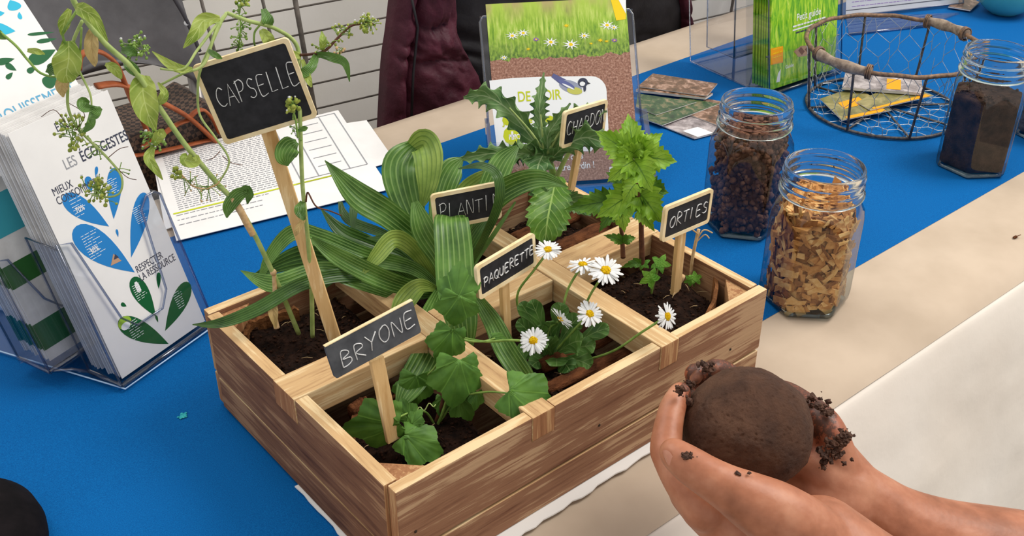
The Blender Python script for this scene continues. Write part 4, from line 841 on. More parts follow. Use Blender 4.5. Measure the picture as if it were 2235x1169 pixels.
# tall leaflet standing in the upper tier
up3 = Vector((0, 0, math.cos(.62)))+nb*math.sin(.62); pR = PL(232, 275, o0+nb*.040, fn)
dR = (PL(40, 0, pR, e.cross(up3))-pR)
o3 = pR-e*.11; t = thing('leaflet', pR-e*.05-Vector((0, 0, .0)), 'tall rear leaflet with cyan drops and dark green leaves at top left', 'leaflet'); s3 = Sheet(o3, e, dR.normalized(), .11, .27); s3.slab('page', paper, t, .0008)
for tip, body, w, mt in (((34, 68), (-20, 60), 22, 'cyan'), ((22, 0), (36, 22), 26, 'cyan'), ((42, 26), (44, 42), 8, 'cyan'), ((10, 28), (-10, 30), 10, 'cyan'), ((122, 108), (64, 136), 22, 'green'), ((32, 128), (-10, 138), 12, 'green'), ((36, 154), (12, 140), 12, 'green'),
                         ((28, 158), (14, 172), 8, 'green'), ((78, 146), (60, 158), 10, 'green'), ((124, 168), (96, 186), 22, 'green'), ((120, 70), (60, 76), 6, 'green'), ((125, 84), (80, 92), 8, 'green')):
    a, c = s3.inv(*tip), s3.inv(*body); dx, dy = (c[0]-a[0])*s3.w, (c[1]-a[1])*s3.h; L = math.hypot(dx, dy)
    s3.shape('print', [(a[0]+x/s3.w, a[1]+y/s3.h) for x, y in drop(0, 0, L, w*.72/F, math.atan2(dy, dx), 1)], INK[mt], t)
a = s3.inv(2, 274); s3.text('ROUISSEMENT', a[0], a[1], .0145, mat('ink_pale_blue', (92, 168, 206)), t, squeeze=.78, rot=.0)
# holder: base sheet, side panels, front pocket panels with bent lips
hd = thing('leaflet_holder', o0+nb*.05+e*.04-Vector((0, 0, .0055)), 'clear acrylic two-tier leaflet holder standing left of the crate', 'leaflet holder')
def ac(pts, t_=.0022, name='panel', mt=None, nrm=None):
    p = [Vector(x) for x in pts]; n = (p[1]-p[0]).cross(p[2]-p[0]).normalized() if nrm is None else nrm; b = MB(); b.poly(p, n*t_); b.build(name, mt or acr, hd, False)
def edge(pts, r=.0011, name='edge'):
    b = MB(); b.tube(pts, r, 6); b.build(name, acr_e, hd, True)
Lx, Rx = -.005, lw+.005
def hp(x, d, z): q = o0+e*x+nb*d; return Vector((q.x, q.y, z))
ac([hp(Lx, -.006, .0027), hp(Rx, -.006, .0027), hp(Rx, .17, .0027), hp(Lx-.024, .17, .0027)], .0022, 'base_plate')
b = MB(); b.tube([hp(Lx-.024, .17, .0045), hp(Lx, -.008, .0045), hp(Rx, -.008, .0045), hp(Rx, .04, .0045)], .0007, 6); b.build('edge', mat('pale_plastic_edge', (176, 206, 236), None, .3), hd, True)
def pocket(d, z, hL, hR, cut, ln, wL=Lx, wR=Rx, side=.036, lowz=None):
    uv = Vector((0, 0, math.cos(ln)))+nb*math.sin(ln); 
    def q(x, h, off=0): p = o0+e*x+nb*(d+off); return Vector((p.x, p.y, z))+uv*h
    lp = [q(wL, 0), q(wR, 0), q(wR, hR), q(wR-.004, hR+.004), q(wR-.013, hR+.004), q(wR-.022, hR-.004), q(wR-.030, cut+.012), q(wR-.040, cut), q(wL+.034, cut), q(wL+.024, cut+.012), q(wL+.012, hL), q(wL, hL+.004)]
    ac(lp, .002, 'front_panel'); edge([lp[0]]+[lp[11]]+[lp[10]]+lp[8:10][::-1]+[lp[8]], .0010) if False else edge(lp[1:]+[lp[0]], .0010)
    ac([q(wL, 0), q(wL, hL), q(wL, hL, side), q(wL, 0, side)], .002, 'side_panel'); ac([q(wR, 0), q(wR, hR), q(wR, hR, side), q(wR, 0, side)], .002, 'side_panel')
    edge([q(wL, hL), q(wL, hL, side), q(wL, 0, side)], .0009); edge([q(wL, 0), q(wR, 0)], .0020, 'bent_edge'); edge([q(wL, 0), q(wL, 0, side)], .0018, 'bent_edge'); edge([q(wR, hR), q(wR, hR, side)], .0009); edge([q(wR, 0), q(wR, 0, side)], .0014, 'bent_edge')
pocket(-.0045, .0062, .118, .118, .035, lean)
pocket(.046, .016, .092, .092, .04, .36, Lx-.024, Rx-.024, .036)
edge([hp(Lx, .032, .006), hp(Lx-.012, .037, .014), hp(Lx-.022, .045, .016)], .0014, 'bent_edge')
ac([hp(Lx-.024, .083, .01), hp(Rx-.024, .083, .01), hp(Rx-.024, .15, .20), hp(Lx-.024, .15, .20)], .002, 'back_panel')
# pen
b = MB(); a, c = Z(-30, 655, .0065), Z(75, 690, .0065); b.tube([a, c], .0042, 14); pn = thing('ballpoint_pen', (a+c)/2-Vector((0, 0, .004)), 'blue ballpoint pen lying on the runner at the left edge', 'pen'); b.build('barrel', mat('pen_barrel', (150, 170, 200), None, .3), pn, True)
b = MB(); d_ = (c-a).normalized(); b.tube([a+(c-a)*.62, c+d_*.03, c+d_*.034], [.0048, .0044, .003], 14); b.build('cap', mat('pen_cap', (24, 50, 130), None, .3), pn, True)
b = MB(); b.tube([c+d_*.034, c+d_*.037], [.0016, .0006], 8); b.build('tip', wire, pn, True)
# ------------------------------------------------------------------ documents on the table behind
def doc(cor, label, z, stuff):
    q = [Z(u, v, z) for u, v in cor]; t = thing('document', (q[0]+q[2])/2-Vector((0, 0, .0006)), label, 'paper'); b = MB(); b.poly([p-Vector((0, 0, .0006)) for p in q], Vector((0, 0, .0006))); b.build('page', paper, t)
    def bl(x, y, zz=.0003): return q[0]*(1-x)*(1-y)+q[1]*x*(1-y)+q[2]*x*y+q[3]*(1-x)*y+Vector((0, 0, zz))
    stuff(t, bl); return t
def qd(t, bl, x0, y0, x1, y1, mt, name='print', z=.0003):
    b = MB(); b.add([bl(x0, y0, z), bl(x1, y0, z), bl(x1, y1, z), bl(x0, y1, z)], [(0, 1, 2, 3)]); b.build(name, mt, t, autonorm=False)
def tx(t, bl, x0, x1, y0, y1, n, mt, th=.004, seed=0, ragged=.2, words=True):
    b = MB(); rnd = random.Random(seed)
    for i in range(n):
        y = y0+(y1-y0)*i/max(1, n-1); x = x0; xe = x1-(x1-x0)*ragged*rnd.random()
        while x < xe:
            l = min(rnd.uniform(.01, .03), xe-x) if words else xe-x; b.add([bl(x, y, .0003), bl(x+l, y, .0003), bl(x+l, y+th, .0003), bl(x, y+th, .0003)], [(0, 1, 2, 3)]); x += l+.006
    b.build('text_lines', mt, t, autonorm=False)
doc([(360, 500), (862, 350), (800, 262), (330, 330)], 'lower white document sheet sticking out to the right of the stack', .0032, lambda t, bl: None)
def d1f(t, bl):
    tx(t, bl, .05, .60, .30, .96, 30, INK['grey'], .006, 3, .05); tx(t, bl, .03, .5, .14, .24, 3, INK['grey'], .006, 5, .3); qd(t, bl, .02, .262, .8, .276, INK['lime']); qd(t, bl, .60, .262, .84, .275, INK['lime'])
    for (x0, x1, y) in ((.64, .90, .93), (.60, .62, .95)): pass
    b = MB(); 
    def ln(x0, y0, x1, y1, w=.0006): p, q_ = bl(x0, y0, .0004), bl(x1, y1, .0004); d = (q_-p).normalized(); s_ = Vector((-d.y, d.x, 0))*w; b.add([p-s_, q_-s_, q_+s_, p+s_], [(0, 1, 2, 3)])
    ln(.63, .30, .63, .97); ln(.97, .30, .97, .97); ln(.63, .97, .97, .97); ln(.63, .30, .97, .30); ln(.72, .30, .72, .97); ln(.88, .3, .88, .97)
    for i in range(6): ln(.74, .40+.1*i, .86, .40+.1*i)
    b.build('table_lines', INK['grey'], t, autonorm=False)
doc([(385, 525), (852, 412), (738, 240), (330, 338)], 'upper white form with text columns and a thin yellow stripe', .0044, d1f)
# ------------------------------------------------------------------ soil poster in clear stand
pw, phh, pyaw, plean = .148, .1889, -.5469, .5806
pe = Vector((math.cos(pyaw), math.sin(pyaw), 0)); pnb = Vector((-pe.y, pe.x, 0)); pu = Vector((0, 0, math.cos(plean)))+pnb*math.sin(plean); po = Vector((.3816, .3675, .007))
ps = Sheet(po, pe, pu, pw, phh)
pm, nt, b_ = newmat('soil_poster_print'); b_.inputs['Roughness'].default_value = .5
tc = nt.nodes.new('ShaderNodeTexCoord'); sp = nt.nodes.new('ShaderNodeSeparateXYZ'); nt.links.new(tc.outputs['UV'], sp.inputs[0])
gv = coords(nt, (46, 9, 1), 'UV'); gcol = ramp(nt, noi(nt, gv, 1, 4, .6, .3), [(.3, (92, 138, 20)), (.5, (150, 186, 50)), (.7, (206, 220, 120))])
dk = ramp(nt, noi(nt, coords(nt, (60, 40, 1), 'UV'), 1, 4), [(.38, (58, 96, 30)), (.62, (140, 170, 60))])
mxg = nt.nodes.new('ShaderNodeMix'); mxg.data_type = 'RGBA'; mr = nd(nt, 'ShaderNodeMapRange'); mr.inputs[1].default_value = .70; mr.inputs[2].default_value = .84; nt.links.new(sp.outputs[1], mr.inputs[0]); nt.links.new(mr.outputs[0], mxg.inputs[0]); nt.links.new(dk, mxg.inputs[6]); nt.links.new(gcol, mxg.inputs[7])
mxt = nt.nodes.new('ShaderNodeMix'); mxt.data_type = 'RGBA'; mr3 = nd(nt, 'ShaderNodeMapRange'); mr3.inputs[1].default_value = .88; mr3.inputs[2].default_value = 1.0; nt.links.new(sp.outputs[1], mr3.inputs[0]); nt.links.new(mr3.outputs[0], mxt.inputs[0]); nt.links.new(mxg.outputs[2], mxt.inputs[6])
nt.links.new(ramp(nt, noi(nt, coords(nt, (8, 4, 1), 'UV'), 1, 2), [(.4, (170, 196, 70)), (.6, (176, 160, 104))]), mxt.inputs[7])
scol = ramp(nt, noi(nt, coords(nt, (70, 90, 1), 'UV'), 1, 5, .7), [(.3, (96, 56, 42)), (.5, (150, 104, 84)), (.72, (204, 166, 146))])
mxs = nt.nodes.new('ShaderNodeMix'); mxs.data_type = 'RGBA'; ed = noi(nt, coords(nt, (9, 1, 1), 'UV'), 1, 5)
md = nd(nt, 'ShaderNodeMath', operation='MULTIPLY_ADD'); nt.links.new(ed, md.inputs[0]); md.inputs[1].default_value = .09; nt.links.new(sp.outputs[1], md.inputs[2]); gt = nd(nt, 'ShaderNodeMath', operation='GREATER_THAN'); nt.links.new(md.outputs[0], gt.inputs[0]); gt.inputs[1].default_value = .735
nt.links.new(gt.outputs[0], mxs.inputs[0]); nt.links.new(scol, mxs.inputs[6]); nt.links.new(mxt.outputs[2], mxs.inputs[7]); nt.links.new(mxs.outputs[2], b_.inputs['Base Color'])
pp = thing('poster', po+pe*pw/2, 'garden soil poster with grass, daisies and a small bird in clear stand', 'poster'); ps.slab('sheet', pm, pp, .0006)
def pshape(px_, mt, z=.0002, name='print'): ps.shape(name, [ps.inv(u, v) for u, v in px_], INK[mt] if isinstance(mt, str) else mt, pp, z)
lab = [(1068, 176), (1120, 170), (1200, 167), (1290, 166)]+[(1290+34*math.sin(a*.26), 200-34*math.cos(a*.26)) for a in range(1, 7)]+[(1326, 245), (1328, 282), (1290, 330), (1200, 330), (1084, 320)]
pshape(lab, 'white')
pshape([(1366, 0), (1366, 42), (1345, 45), (1333, 0)], 'yellow'); pshape([(1366, 0), (1366, 30), (1350, 0)], 'white', .0003)
def fl2(u, v, r, mt, n=9, cm='yellow'):
    pts = []
    for i in range(n*2): a = math.pi*i/n; k = r if i % 2 == 0 else r*.35; pts.append((u+k*math.cos(a), v+k*.6*math.sin(a)))
    pshape(pts, mt, .0003)
    if cm: pshape([(u+r*.25*math.cos(a), v+r*.18*math.sin(a)) for a in range(6)], cm, .0004)
for u, v, r, mt in ((1118, 78, 16, 'white'), (1142, 72, 16, 'white'), (1170, 86, 9, 'violet'), (1202, 92, 18, 'white'), (1246, 97, 20, 'white'), (1275, 78, 14, 'white'), (1325, 55, 18, 'white'), (1340, 60, 12, 'white'), (1310, 88, 8, 'yellow'), (1324, 90, 6, 'yellow'), (1341, 88, 9, 'violet'), (1153, 107, 6, 'yellow'), (1236, 56, 8, 'yellow'), (1290, 95, 5, 'yellow'), (1100, 126, 10, 'white')): fl2(u, v, r, mt)
# bird on the label
def ell(u, v, ru, rv, rot, mt, z):
    c_2, s_2 = math.cos(math.radians(rot)), math.sin(math.radians(rot)); pshape([(u+ru*math.cos(a*.35)*c_2-rv*math.sin(a*.35)*s_2, v+ru*math.cos(a*.35)*s_2+rv*math.sin(a*.35)*c_2) for a in range(18)], mt, z)
pshape([(1203, 168), (1208, 160), (1236, 174), (1228, 188)], mat('ink_tail', (92, 96, 140)), .0003); ell(1245, 189, 26, 13, 18, mat('ink_bird', (150, 156, 176)), .0004); ell(1254, 198, 17, 8, 8, mat('ink_belly', (196, 196, 96)), .0005)
ell(1236, 184, 20, 6, 26, mat('ink_wing', (96, 104, 156)), .0006); ell(1240, 189, 15, 2, 26, 'white', .0007); ell(1272, 180, 11, 10, 0, 'navy', .0006); ell(1271, 183, 6, 5, 0, 'white', .0007); ell(1276, 192, 3, 8, 0, 'navy', .0007); pshape([(1282, 179), (1289, 182), (1282, 184)], 'black', .0007); ell(1275, 178, 1.5, 1.5, 0, 'black', .0008)
def ptext(txt, u, v, size, mt, rot=0, bold=0, sq=.85): a = ps.inv(u, v); ps.text(txt, a[0], a[1], size, mt, pp, .0004, rot, bold=bold, squeeze=sq)
ptext('DE  VOIR', 1130, 222, .015, INK['lime'], 0, .00015, .75); ptext('Je cultive', 1098, 272, .010, INK['lime'], 0, .0002); ptext('mon sol', 1110, 305, .012, INK['white'], 0)
for u, v, w in ((1120, 295, 22), (1108, 262, 12), (1195, 290, 14), (1200, 262, 10)): pshape([(u+w*math.cos(a*.6), v+w*math.sin(a*.6)) for a in range(10)], 'lime', .0003)
ptext('+', 1111, 308, .016, INK['white'], 0, .0006)
ptext('vivant dans', 1205, 352, .0088, INK['white'], .03, .0001); ptext('votre jardin !', 1208, 374, .0098, INK['white'], .03, .00012)
pshape([(1330, 364), (1358, 362), (1357, 384), (1329, 386)], 'white'); pshape([(1336, 368), (1347, 367), (1345, 378), (1338, 379)], 'blue', .0003)
st = thing('poster_stand', po+pe*pw/2-Vector((0, 0, .004)), 'clear acrylic stand holding the soil poster behind the crate', 'stand'); hd = st
bk = Sheet(po-pe*.007, pe, pu, pw+.014, phh-.012); bk.slab('back_panel', acr, st, .002, -.0015)
b = MB(); b.tube([bk.q(0, 0, -.0025), bk.q(0, .97, -.0025), bk.q(.02, 1, -.0025), bk.q(.98, 1, -.0025), bk.q(1, .97, -.0025), bk.q(1, 0, -.0025)], .0013, 6); b.build('edge', acr_e, st, True)
fr_ = Sheet(po-pe*.007, pe, pu, pw+.014, .045); fr_.slab('front_panel', acr, st, .002, .0035)
b = MB(); q0, q1 = bk.q(1, 0, .002), bk.q(1, .40, .002); b.poly([q0, bk.q(1, .28, .002), q1-pnb*.0, q1-pnb*.012-Vector((0, 0, .01)), q0-pnb*.024], pe*.0055); b.build('side_foot', acr_e, st)
b = MB(); q0 = bk.q(0, 0, .002); b.poly([q0, bk.q(0, .40, .002), bk.q(0, .36, .012), q0-pnb*.024], pe*-.004); b.build('side_foot', acr_e, st)
ac([Vector((*(bk.q(0, 0).xy), .0026)), Vector((*(bk.q(1, 0).xy), .0026)), Vector((*((bk.q(1, 0)-pnb*.03).xy), .0026)), Vector((*((bk.q(0, 0)-pnb*.03).xy), .0026))], .002, 'base_plate')
# ------------------------------------------------------------------ seed leaflets lying on the runner
def photo_mat(name, a, b2, c3, sc=30):
    mt, nt, b_ = newmat(name); b_.inputs['Roughness'].default_value = .35
    nt.links.new(ramp(nt, noi(nt, coords(nt, (sc, sc, sc)), 1, 5, .7, .5), [(.3, a), (.5, b2), (.7, c3)]), b_.inputs['Base Color']); return mt
PH = [photo_mat('photo_green', (18, 34, 18), (50, 84, 46), (150, 130, 100), 90), photo_mat('photo_rust', (56, 44, 28), (116, 84, 60), (206, 170, 150), 90), photo_mat('photo_grey', (70, 60, 60), (150, 140, 140), (210, 200, 200), 60), photo_mat('photo_olive', (78, 78, 40), (128, 122, 70), (176, 160, 110), 50)]
def card(cor, z, mt, label, t_=.0012, extra=None, grp=None, dz=(0, 0, 0, 0), name='leaflet'):
    q = [Z(u, v, z+k) for (u, v), k in zip(cor, dz)]; c = sum(q, Vector())/4; r = thing(name, Vector((c.x, c.y, min(p.z for p in q)-t_)), label, 'leaflet', grp); b = MB(); dn = Vector((0, 0, -t_)); b.poly([p+dn*.9 for p in q], -dn*.86); b.build('pages', paper_e, r)
    b = MB(); b.poly([p-Vector((0, 0, .0001)) for p in q], Vector((0, 0, .00012))); b.build('cover', mt, r)
    if extra:
        for x0, y0, x1, y1, m2 in extra:
            bl = lambda x, y: q[0]*(1-x)*(1-y)+q[1]*x*(1-y)+q[2]*x*y+q[3]*(1-x)*y+Vector((0, 0, .0003)); b = MB(); b.add([bl(x0, y0), bl(x1, y0), bl(x1, y1), bl(x0, y1)], [(0, 1, 2, 3)]); b.build('print', m2, r, autonorm=False)
card([(1440, 272), (1516, 302), (1600, 280), (1520, 250)], .0040, PH[2], 'grey lowest leaflet of the pile beside the poster', extra=[(.55, .1, .98, .5, INK['white'])])
card([(1500, 248), (1598, 285), (1600, 225), (1540, 215)], .0054, PH[1], 'right-hand photo leaflet leaning under the pile beside the poster')
card([(1395, 255), (1445, 273), (1570, 226), (1490, 212)], .0068, PH[0], 'long green photo leaflet lying slanted in the pile')
card([(1388, 232), (1432, 250), (1520, 222), (1392, 204)], .0082, PH[0], 'dark green photo leaflet beneath the top one of the pile')
card([(1388, 196), (1540, 213), (1556, 203), (1405, 178)], .0110, PH[1], 'thick stapled booklet beneath the topmost leaflet of the pile', .003, name='booklet')
card([(1392, 188), (1543, 209), (1566, 182), (1425, 160)], .0128, PH[1], 'topmost reddish photo leaflet of the pile beside the poster', .0012)
# ------------------------------------------------------------------ right holder with green booklets
g0, g1 = Z(1680, 197, .008), Z(1822, 150, .008); ge = (g1-g0); gw = ge.length; ge.normalize(); gnb = Vector((-ge.y, ge.x, 0)); 
gu = PL(1683, 0, g0, ge.cross(Vector((0, 0, 1))+gnb*.14))-g0; gu = Vector((0, 0, 1))+gnb*.14
gm, nt, b_ = newmat('grass_cover_print'); b_.inputs['Roughness'].default_value = .35
nt.links.new(ramp(nt, noi(nt, coords(nt, (26, 6, 1), 'UV', (0, 0, .25)), 1, 5, .65, .8), [(.28, (54, 124, 20)), (.45, (116, 184, 24)), (.58, (172, 214, 40)), (.75, (226, 236, 130))]), b_.inputs['Base Color'])
gb = thing('booklet', g0+ge*gw/2, 'front green grass-covered booklet titled Petit guide in clear holder', 'booklet'); gs = Sheet(g0, ge, gu, gw, .145); gs.slab('cover', gm, gb, .003)
a = gs.inv(1738, 46); gs.text('Petit guide', a[0], a[1], .0125, INK['white'], gb, rot=.0, bold=.00012, squeeze=.82); a = gs.inv(1730, 68); gs.shape('print', [(a[0], a[1]), (a[0]+.55, a[1]), (a[0]+.55, a[1]+.012), (a[0], a[1]+.012)], INK['white'], gb); gs.lines(a[0]+.05, a[0]+.52, a[1]-.03, a[1]-.03, 1, INK['navy'], gb, .002, ragged=0)
gs.lines(a[0], a[0]+.5, a[1]+.03, a[1]+.03, 1, INK['white'], gb, .002, ragged=0)
gs.shape('print', [gs.inv(*p) for p in ((1682, 142), (1682, 106), (1709, 100), (1709, 136))], INK['orange'], gb); a = gs.inv(1684, 128); gs.lines(a[0]+.02, a[0]+.15, a[1], a[1]+.07, 3, INK['yellow'], gb, .001, .0003, 2, 0)
gs.shape('print', [gs.inv(*p) for p in ((1732, 112), (1748, 100), (1772, 98), (1775, 106), (1760, 122), (1742, 124))], INK['tan'], gb); gs.shape('print', [gs.inv(*p) for p in ((1742, 110), (1748, 102), (1756, 112), (1750, 120))], INK['brown'], gb, .0003); gs.shape('print', [gs.inv(*p) for p in ((1756, 108), (1762, 101), (1768, 108), (1764, 116))], INK['brown'], gb, .0003)
gs.shape('print', [gs.inv(*p) for p in ((1694, 180), (1698, 160), (1704, 150), (1702, 178))], INK['white'], gb); a = gs.inv(1714, 150); gs.text('Guide', a[0], a[1], .006, INK['white'], gb, bold=.0001)
for k in range(6):
    if k == 0: gst = thing('booklet', g0+gnb*.005+ge*gw/2, 'green edged spare booklet packed behind the Petit guide booklet', 'booklet', 'spare booklets in the right holder'); Sheet(g0+gnb*.005, ge, gu, gw, .143).slab('pages', gm, gst, .0026)
    else:
        r = gst.copy(); COL.objects.link(r); r.location = g0+gnb*(.005+.0042*k)+ge*(gw/2+random.uniform(-.001, .001))
        for ch in gst.children: c2 = ch.copy(); COL.objects.link(c2); c2.parent = r
hd = thing('booklet_holder', g0+ge*gw/2-Vector((0, 0, .0055)), 'clear acrylic tiered holder at the top right with green booklets', 'booklet holder')
def gp_(x, d, z): q = g0+ge*x+gnb*d; return Vector((q.x, q.y, z))
gl_, gr_ = -.006, gw+.006; gback = (Z(1500, 143, .003)-gp_(gl_, -.006, .003)).length
ac([gp_(gl_, -.006, .0026), gp_(gr_, -.006, .0026), gp_(gr_, gback, .0026), gp_(gl_, gback, .0026)], .002, 'base_plate')
for x in (gl_, gr_): ac([gp_(x, -.006, .0046), gp_(x, gback, .0046), gp_(x, gback+.03, .20), gp_(x, .03, .20)], .002, 'side_panel'); edge([gp_(x, .03, .20), gp_(x, -.006, .0046), gp_(x, gback, .0046), gp_(x, gback+.03, .20)], .0010)
ac([gp_(gl_, -.005, .0046), gp_(gr_, -.005, .0046), gp_(gr_, .007, .05), gp_(gl_, .007, .05)], .002, 'front_panel'); edge([gp_(gl_, -.005, .005), gp_(gr_, -.005, .005)], .0016, 'bent_edge'); edge([gp_(gl_, .007, .05), gp_(gr_, .007, .05)], .0010)
ac([gp_(gl_, .034, .0046), gp_(gr_, .034, .0046), gp_(gr_, .055, .14), gp_(gl_, .055, .14)], .002, 'tier_panel')
ac([gp_(gl_+.004, .062, .03), gp_(gl_+.004, .110, .03), gp_(gl_+.004, .120, .12), gp_(gl_+.004, .072, .12)], .002, 'pocket_side'); edge([gp_(gl_+.004, .072, .12), gp_(gl_+.004, .062, .03), gp_(gl_+.004, .110, .03), gp_(gl_+.004, .120, .12)], .0010)
ac([gp_(gl_+.004, .062, .03), gp_(gr_-.004, .062, .03), gp_(gr_-.004, .072, .09), gp_(gl_+.004, .072, .09)], .002, 'pocket_front'); edge([gp_(gl_+.004, .062, .03), gp_(gr_-.004, .062, .03)], .0014, 'bent_edge')
# white notice in clear stand at the top
n0, n1 = Z(1846, 36, .006), Z(2092, 8, .006); ne_ = n1-n0; nw = ne_.length; ne_.normalize(); nn_ = Vector((-ne_.y, ne_.x, 0)); ns = Sheet(n0, ne_, Vector((0, 0, 1))+nn_*.25, nw, .14)
nt_ = thing('notice', n0+ne_*nw/2, 'white printed notice in a clear stand at the top right', 'notice'); ns.slab('sheet', paper, nt_, .0006)
ns.lines(.05, .9, .09, .4, 8, INK['violet'], nt_, .0008, seed=4, words=True); ns.lines(.0, 1, .055, .055, 1, INK['navy'], nt_, .0012, ragged=0, words=False)
hd = thing('notice_stand', n0+ne_*nw/2-Vector((0, 0, .004)), 'clear acrylic stand behind the wire basket holding the white notice', 'stand')
nq = Sheet(n0-ne_*.008, ne_, Vector((0, 0, 1))+nn_*.25, nw+.016, .15); nq.slab('back_panel', acr, hd, .002, -.0016); nq.slab('front_panel', acr, hd, .0018, .0028)
b = MB(); b.tube([nq.q(0, 1), nq.q(0, 0), nq.q(1, 0), nq.q(1, 1)], .0016, 6); b.build('edge', acr_e, hd, True)
f0, f1, f2, f3 = [Z(u, v, .0028) for u, v in ((1852, 76), (2020, 58), (2096, 30), (1846, 40))]; ac([f0, f1, f2, f3], .002, 'base_plate'); b = MB(); b.tube([f0+Vector((0, 0, .001)), f1+Vector((0, 0, .001))], .0018, 6); b.build('edge', acr_e, hd, True)
card([(2070, 14), (2118, 22), (2138, 4), (2100, -14)], .006, PH[1], 'small brown photo leaflet lying beside the turquoise bowl', .002)
# turquoise bowl
bc = Z(2195, 30, .0025)+Vector((0.004, .006, 0)); b = MB(); pr = [(.0001, .0), (.020, .0), (.022, .002), (.030, .007), (.040, .018), (.046, .032), (.0475, .046), (.046, .056), (.0445, .060), (.043, .0595), (.0445, .054), (.0455, .046), (.044, .032), (.038, .019), (.028, .009), (.0001, .006)]
b.lathe(pr, bc, 56); tag(b.build('bowl', mat('turquoise_glaze', (74, 168, 170), (96, 188, 186), .15, .5, 12), smooth=True, origin=bc), 'glossy turquoise bowl cut off at the top right corner', 'bowl')
# ------------------------------------------------------------------ wire basket
kc = Z(1925, 232, .004); R0, R1, KH = .088, .099, .078
kb = thing('wire_basket', kc, 'round wire basket of chicken mesh with wrapped rim handles', 'basket')
rust = mat('rusty_wire', (92, 78, 70), (150, 118, 92), .6, .3, 200, metal=.3); dkw = mat('dark_wire', (62, 58, 60), (104, 98, 96), .5, .4, 200, metal=.4); mesh_m = mat('galvanised_wire', (140, 144, 150), (184, 188, 192), .4, .5, 200, metal=.5); wrap = mat('grey_wrapped_wood', (120, 104, 92), (168, 150, 132), .8, .2, 150, 300, .5, stretch=(1, 1, 1))
def kp(a, t_, dr=0): r = R0+(R1-R0)*t_+dr; return kc+Vector((r*math.cos(a), r*math.sin(a), KH*t_))
b = MB(); b.tube([kp(6.2832*i/96, 0) for i in range(96)], .0019, 8, closed=True); b.build('base_ring', dkw, kb, True)
b = MB(); b.tube([kp(6.2832*i/96, 1)+Vector((0, 0, .0006*math.sin(i*.9))) for i in range(96)], .0027, 8, closed=True); b.build('rim', rust, kb, True)
A0 = math.atan2(-.5, -.75)
for k in range(8):
    a = A0+.35+6.2832*k/8; b = MB(); b.tube([kp(a, t_/6, .0006) for t_ in range(7)], .0016, 6); b.build('upright', dkw, kb, True)
for k in range(4):
    a = A0+.35+6.2832*k/8; b = MB(); p, q = kp(a, 0), kp(a+math.pi, 0); b.tube([p+(q-p)*i/6+Vector((0, 0, .0008)) for i in range(7)], .0014, 6); b.build('base_strut', dkw, kb, True)
b = MB(); NC, NR = 30, 4
def hexline(fnp, NC, NR):
    for r in range(NR):
        for c in range(NC):
            o = .5*(r % 2); y0 = r/NR; y1 = (r+.33)/NR; y2 = (r+.66)/NR; y3 = (r+1)/NR; x = c+o
            b.tube([fnp(x, y0), fnp(x, y1)], .0004, 4, False); b.tube([fnp(x, y1), fnp(x+.5, y3)], .00033, 4, False); b.tube([fnp(x, y1), fnp(x-.5, y3)], .00033, 4, False)
hexline(lambda x, y: kp(6.2832*x/NC+.05*math.sin(x*3+y*4), y*.97+.015, -.001+.0012*math.sin(x*2+y*5)), NC, NR); b.build('chicken_mesh', mesh_m, kb, False)
b = MB(); hexs = .0125
for i in range(-8, 9):
    for j in range(-8, 9):
        cx, cy = (i+.5*(j % 2))*hexs*1.73, j*hexs*1.5
        for dx, dy, ex_, ey_ in ((0, 1, .866, .5), (0, 1, -.866, .5), (.866, .5, .866, -.5)):
            p, q = Vector((cx+dx*hexs, cy+dy*hexs, .001)), Vector((cx+ex_*hexs, cy+ey_*hexs, .001))
            if p.length < R0 and q.length < R0: b.tube([kc+p, kc+q], .0004, 4, False)
b.build('base_mesh', mesh_m, kb)
for (aa, w) in ((math.atan2(*(Z(1850, 140, KH)-kc).yx[:]), .38), (math.atan2(*(Z(2085, 60, KH)-kc).yx[:]), .30)):
    n = 26; b = MB(); b.tube([kp(aa-w+2*w*i/(n-1), 1, .001) for i in range(n)], [.0046+.0014*math.sin(i*.5)*.4 for i in range(n)], 12, flat=1.35); b.build('handle_grip', wrap, kb, True)
    for s_ in (-1, 1):
        b = MB(); 
        for k in range(3): a = aa+s_*(w-.02*k-.01); b.tube([kp(a, 1)+(kp(a, 1, 1)-kp(a, 1, 0)).normalized()*.0068*math.cos(t)+Vector((0, 0, .0078*math.sin(t))) for t in [6.2832*i/14 for i in range(14)]], .0010, 5, closed=True)
        b.build('binding_wire', rust, kb, True)
card([(1790, 215), (1838, 262), (1945, 240), (1870, 188)], .0105, PH[3], 'olive photo leaflet at the lower left inside the wire basket', .0012, [(.35, .25, .62, .75, INK['orange']), (.9, .1, 1, .9, INK['orange'])])
card([(1870, 222), (1900, 240), (2038, 208), (1960, 180)], .0125, PH[3], 'olive photo leaflet reaching right inside the wire basket', .0012, [(.86, .05, 1, .95, INK['orange'])])
card([(1838, 190), (2014, 203), (2012, 172), (1845, 158)], .0170, PH[2], 'stacked pale photo leaflets on top inside the wire basket', .0035, [(.55, .1, .73, .8, INK['orange'])])
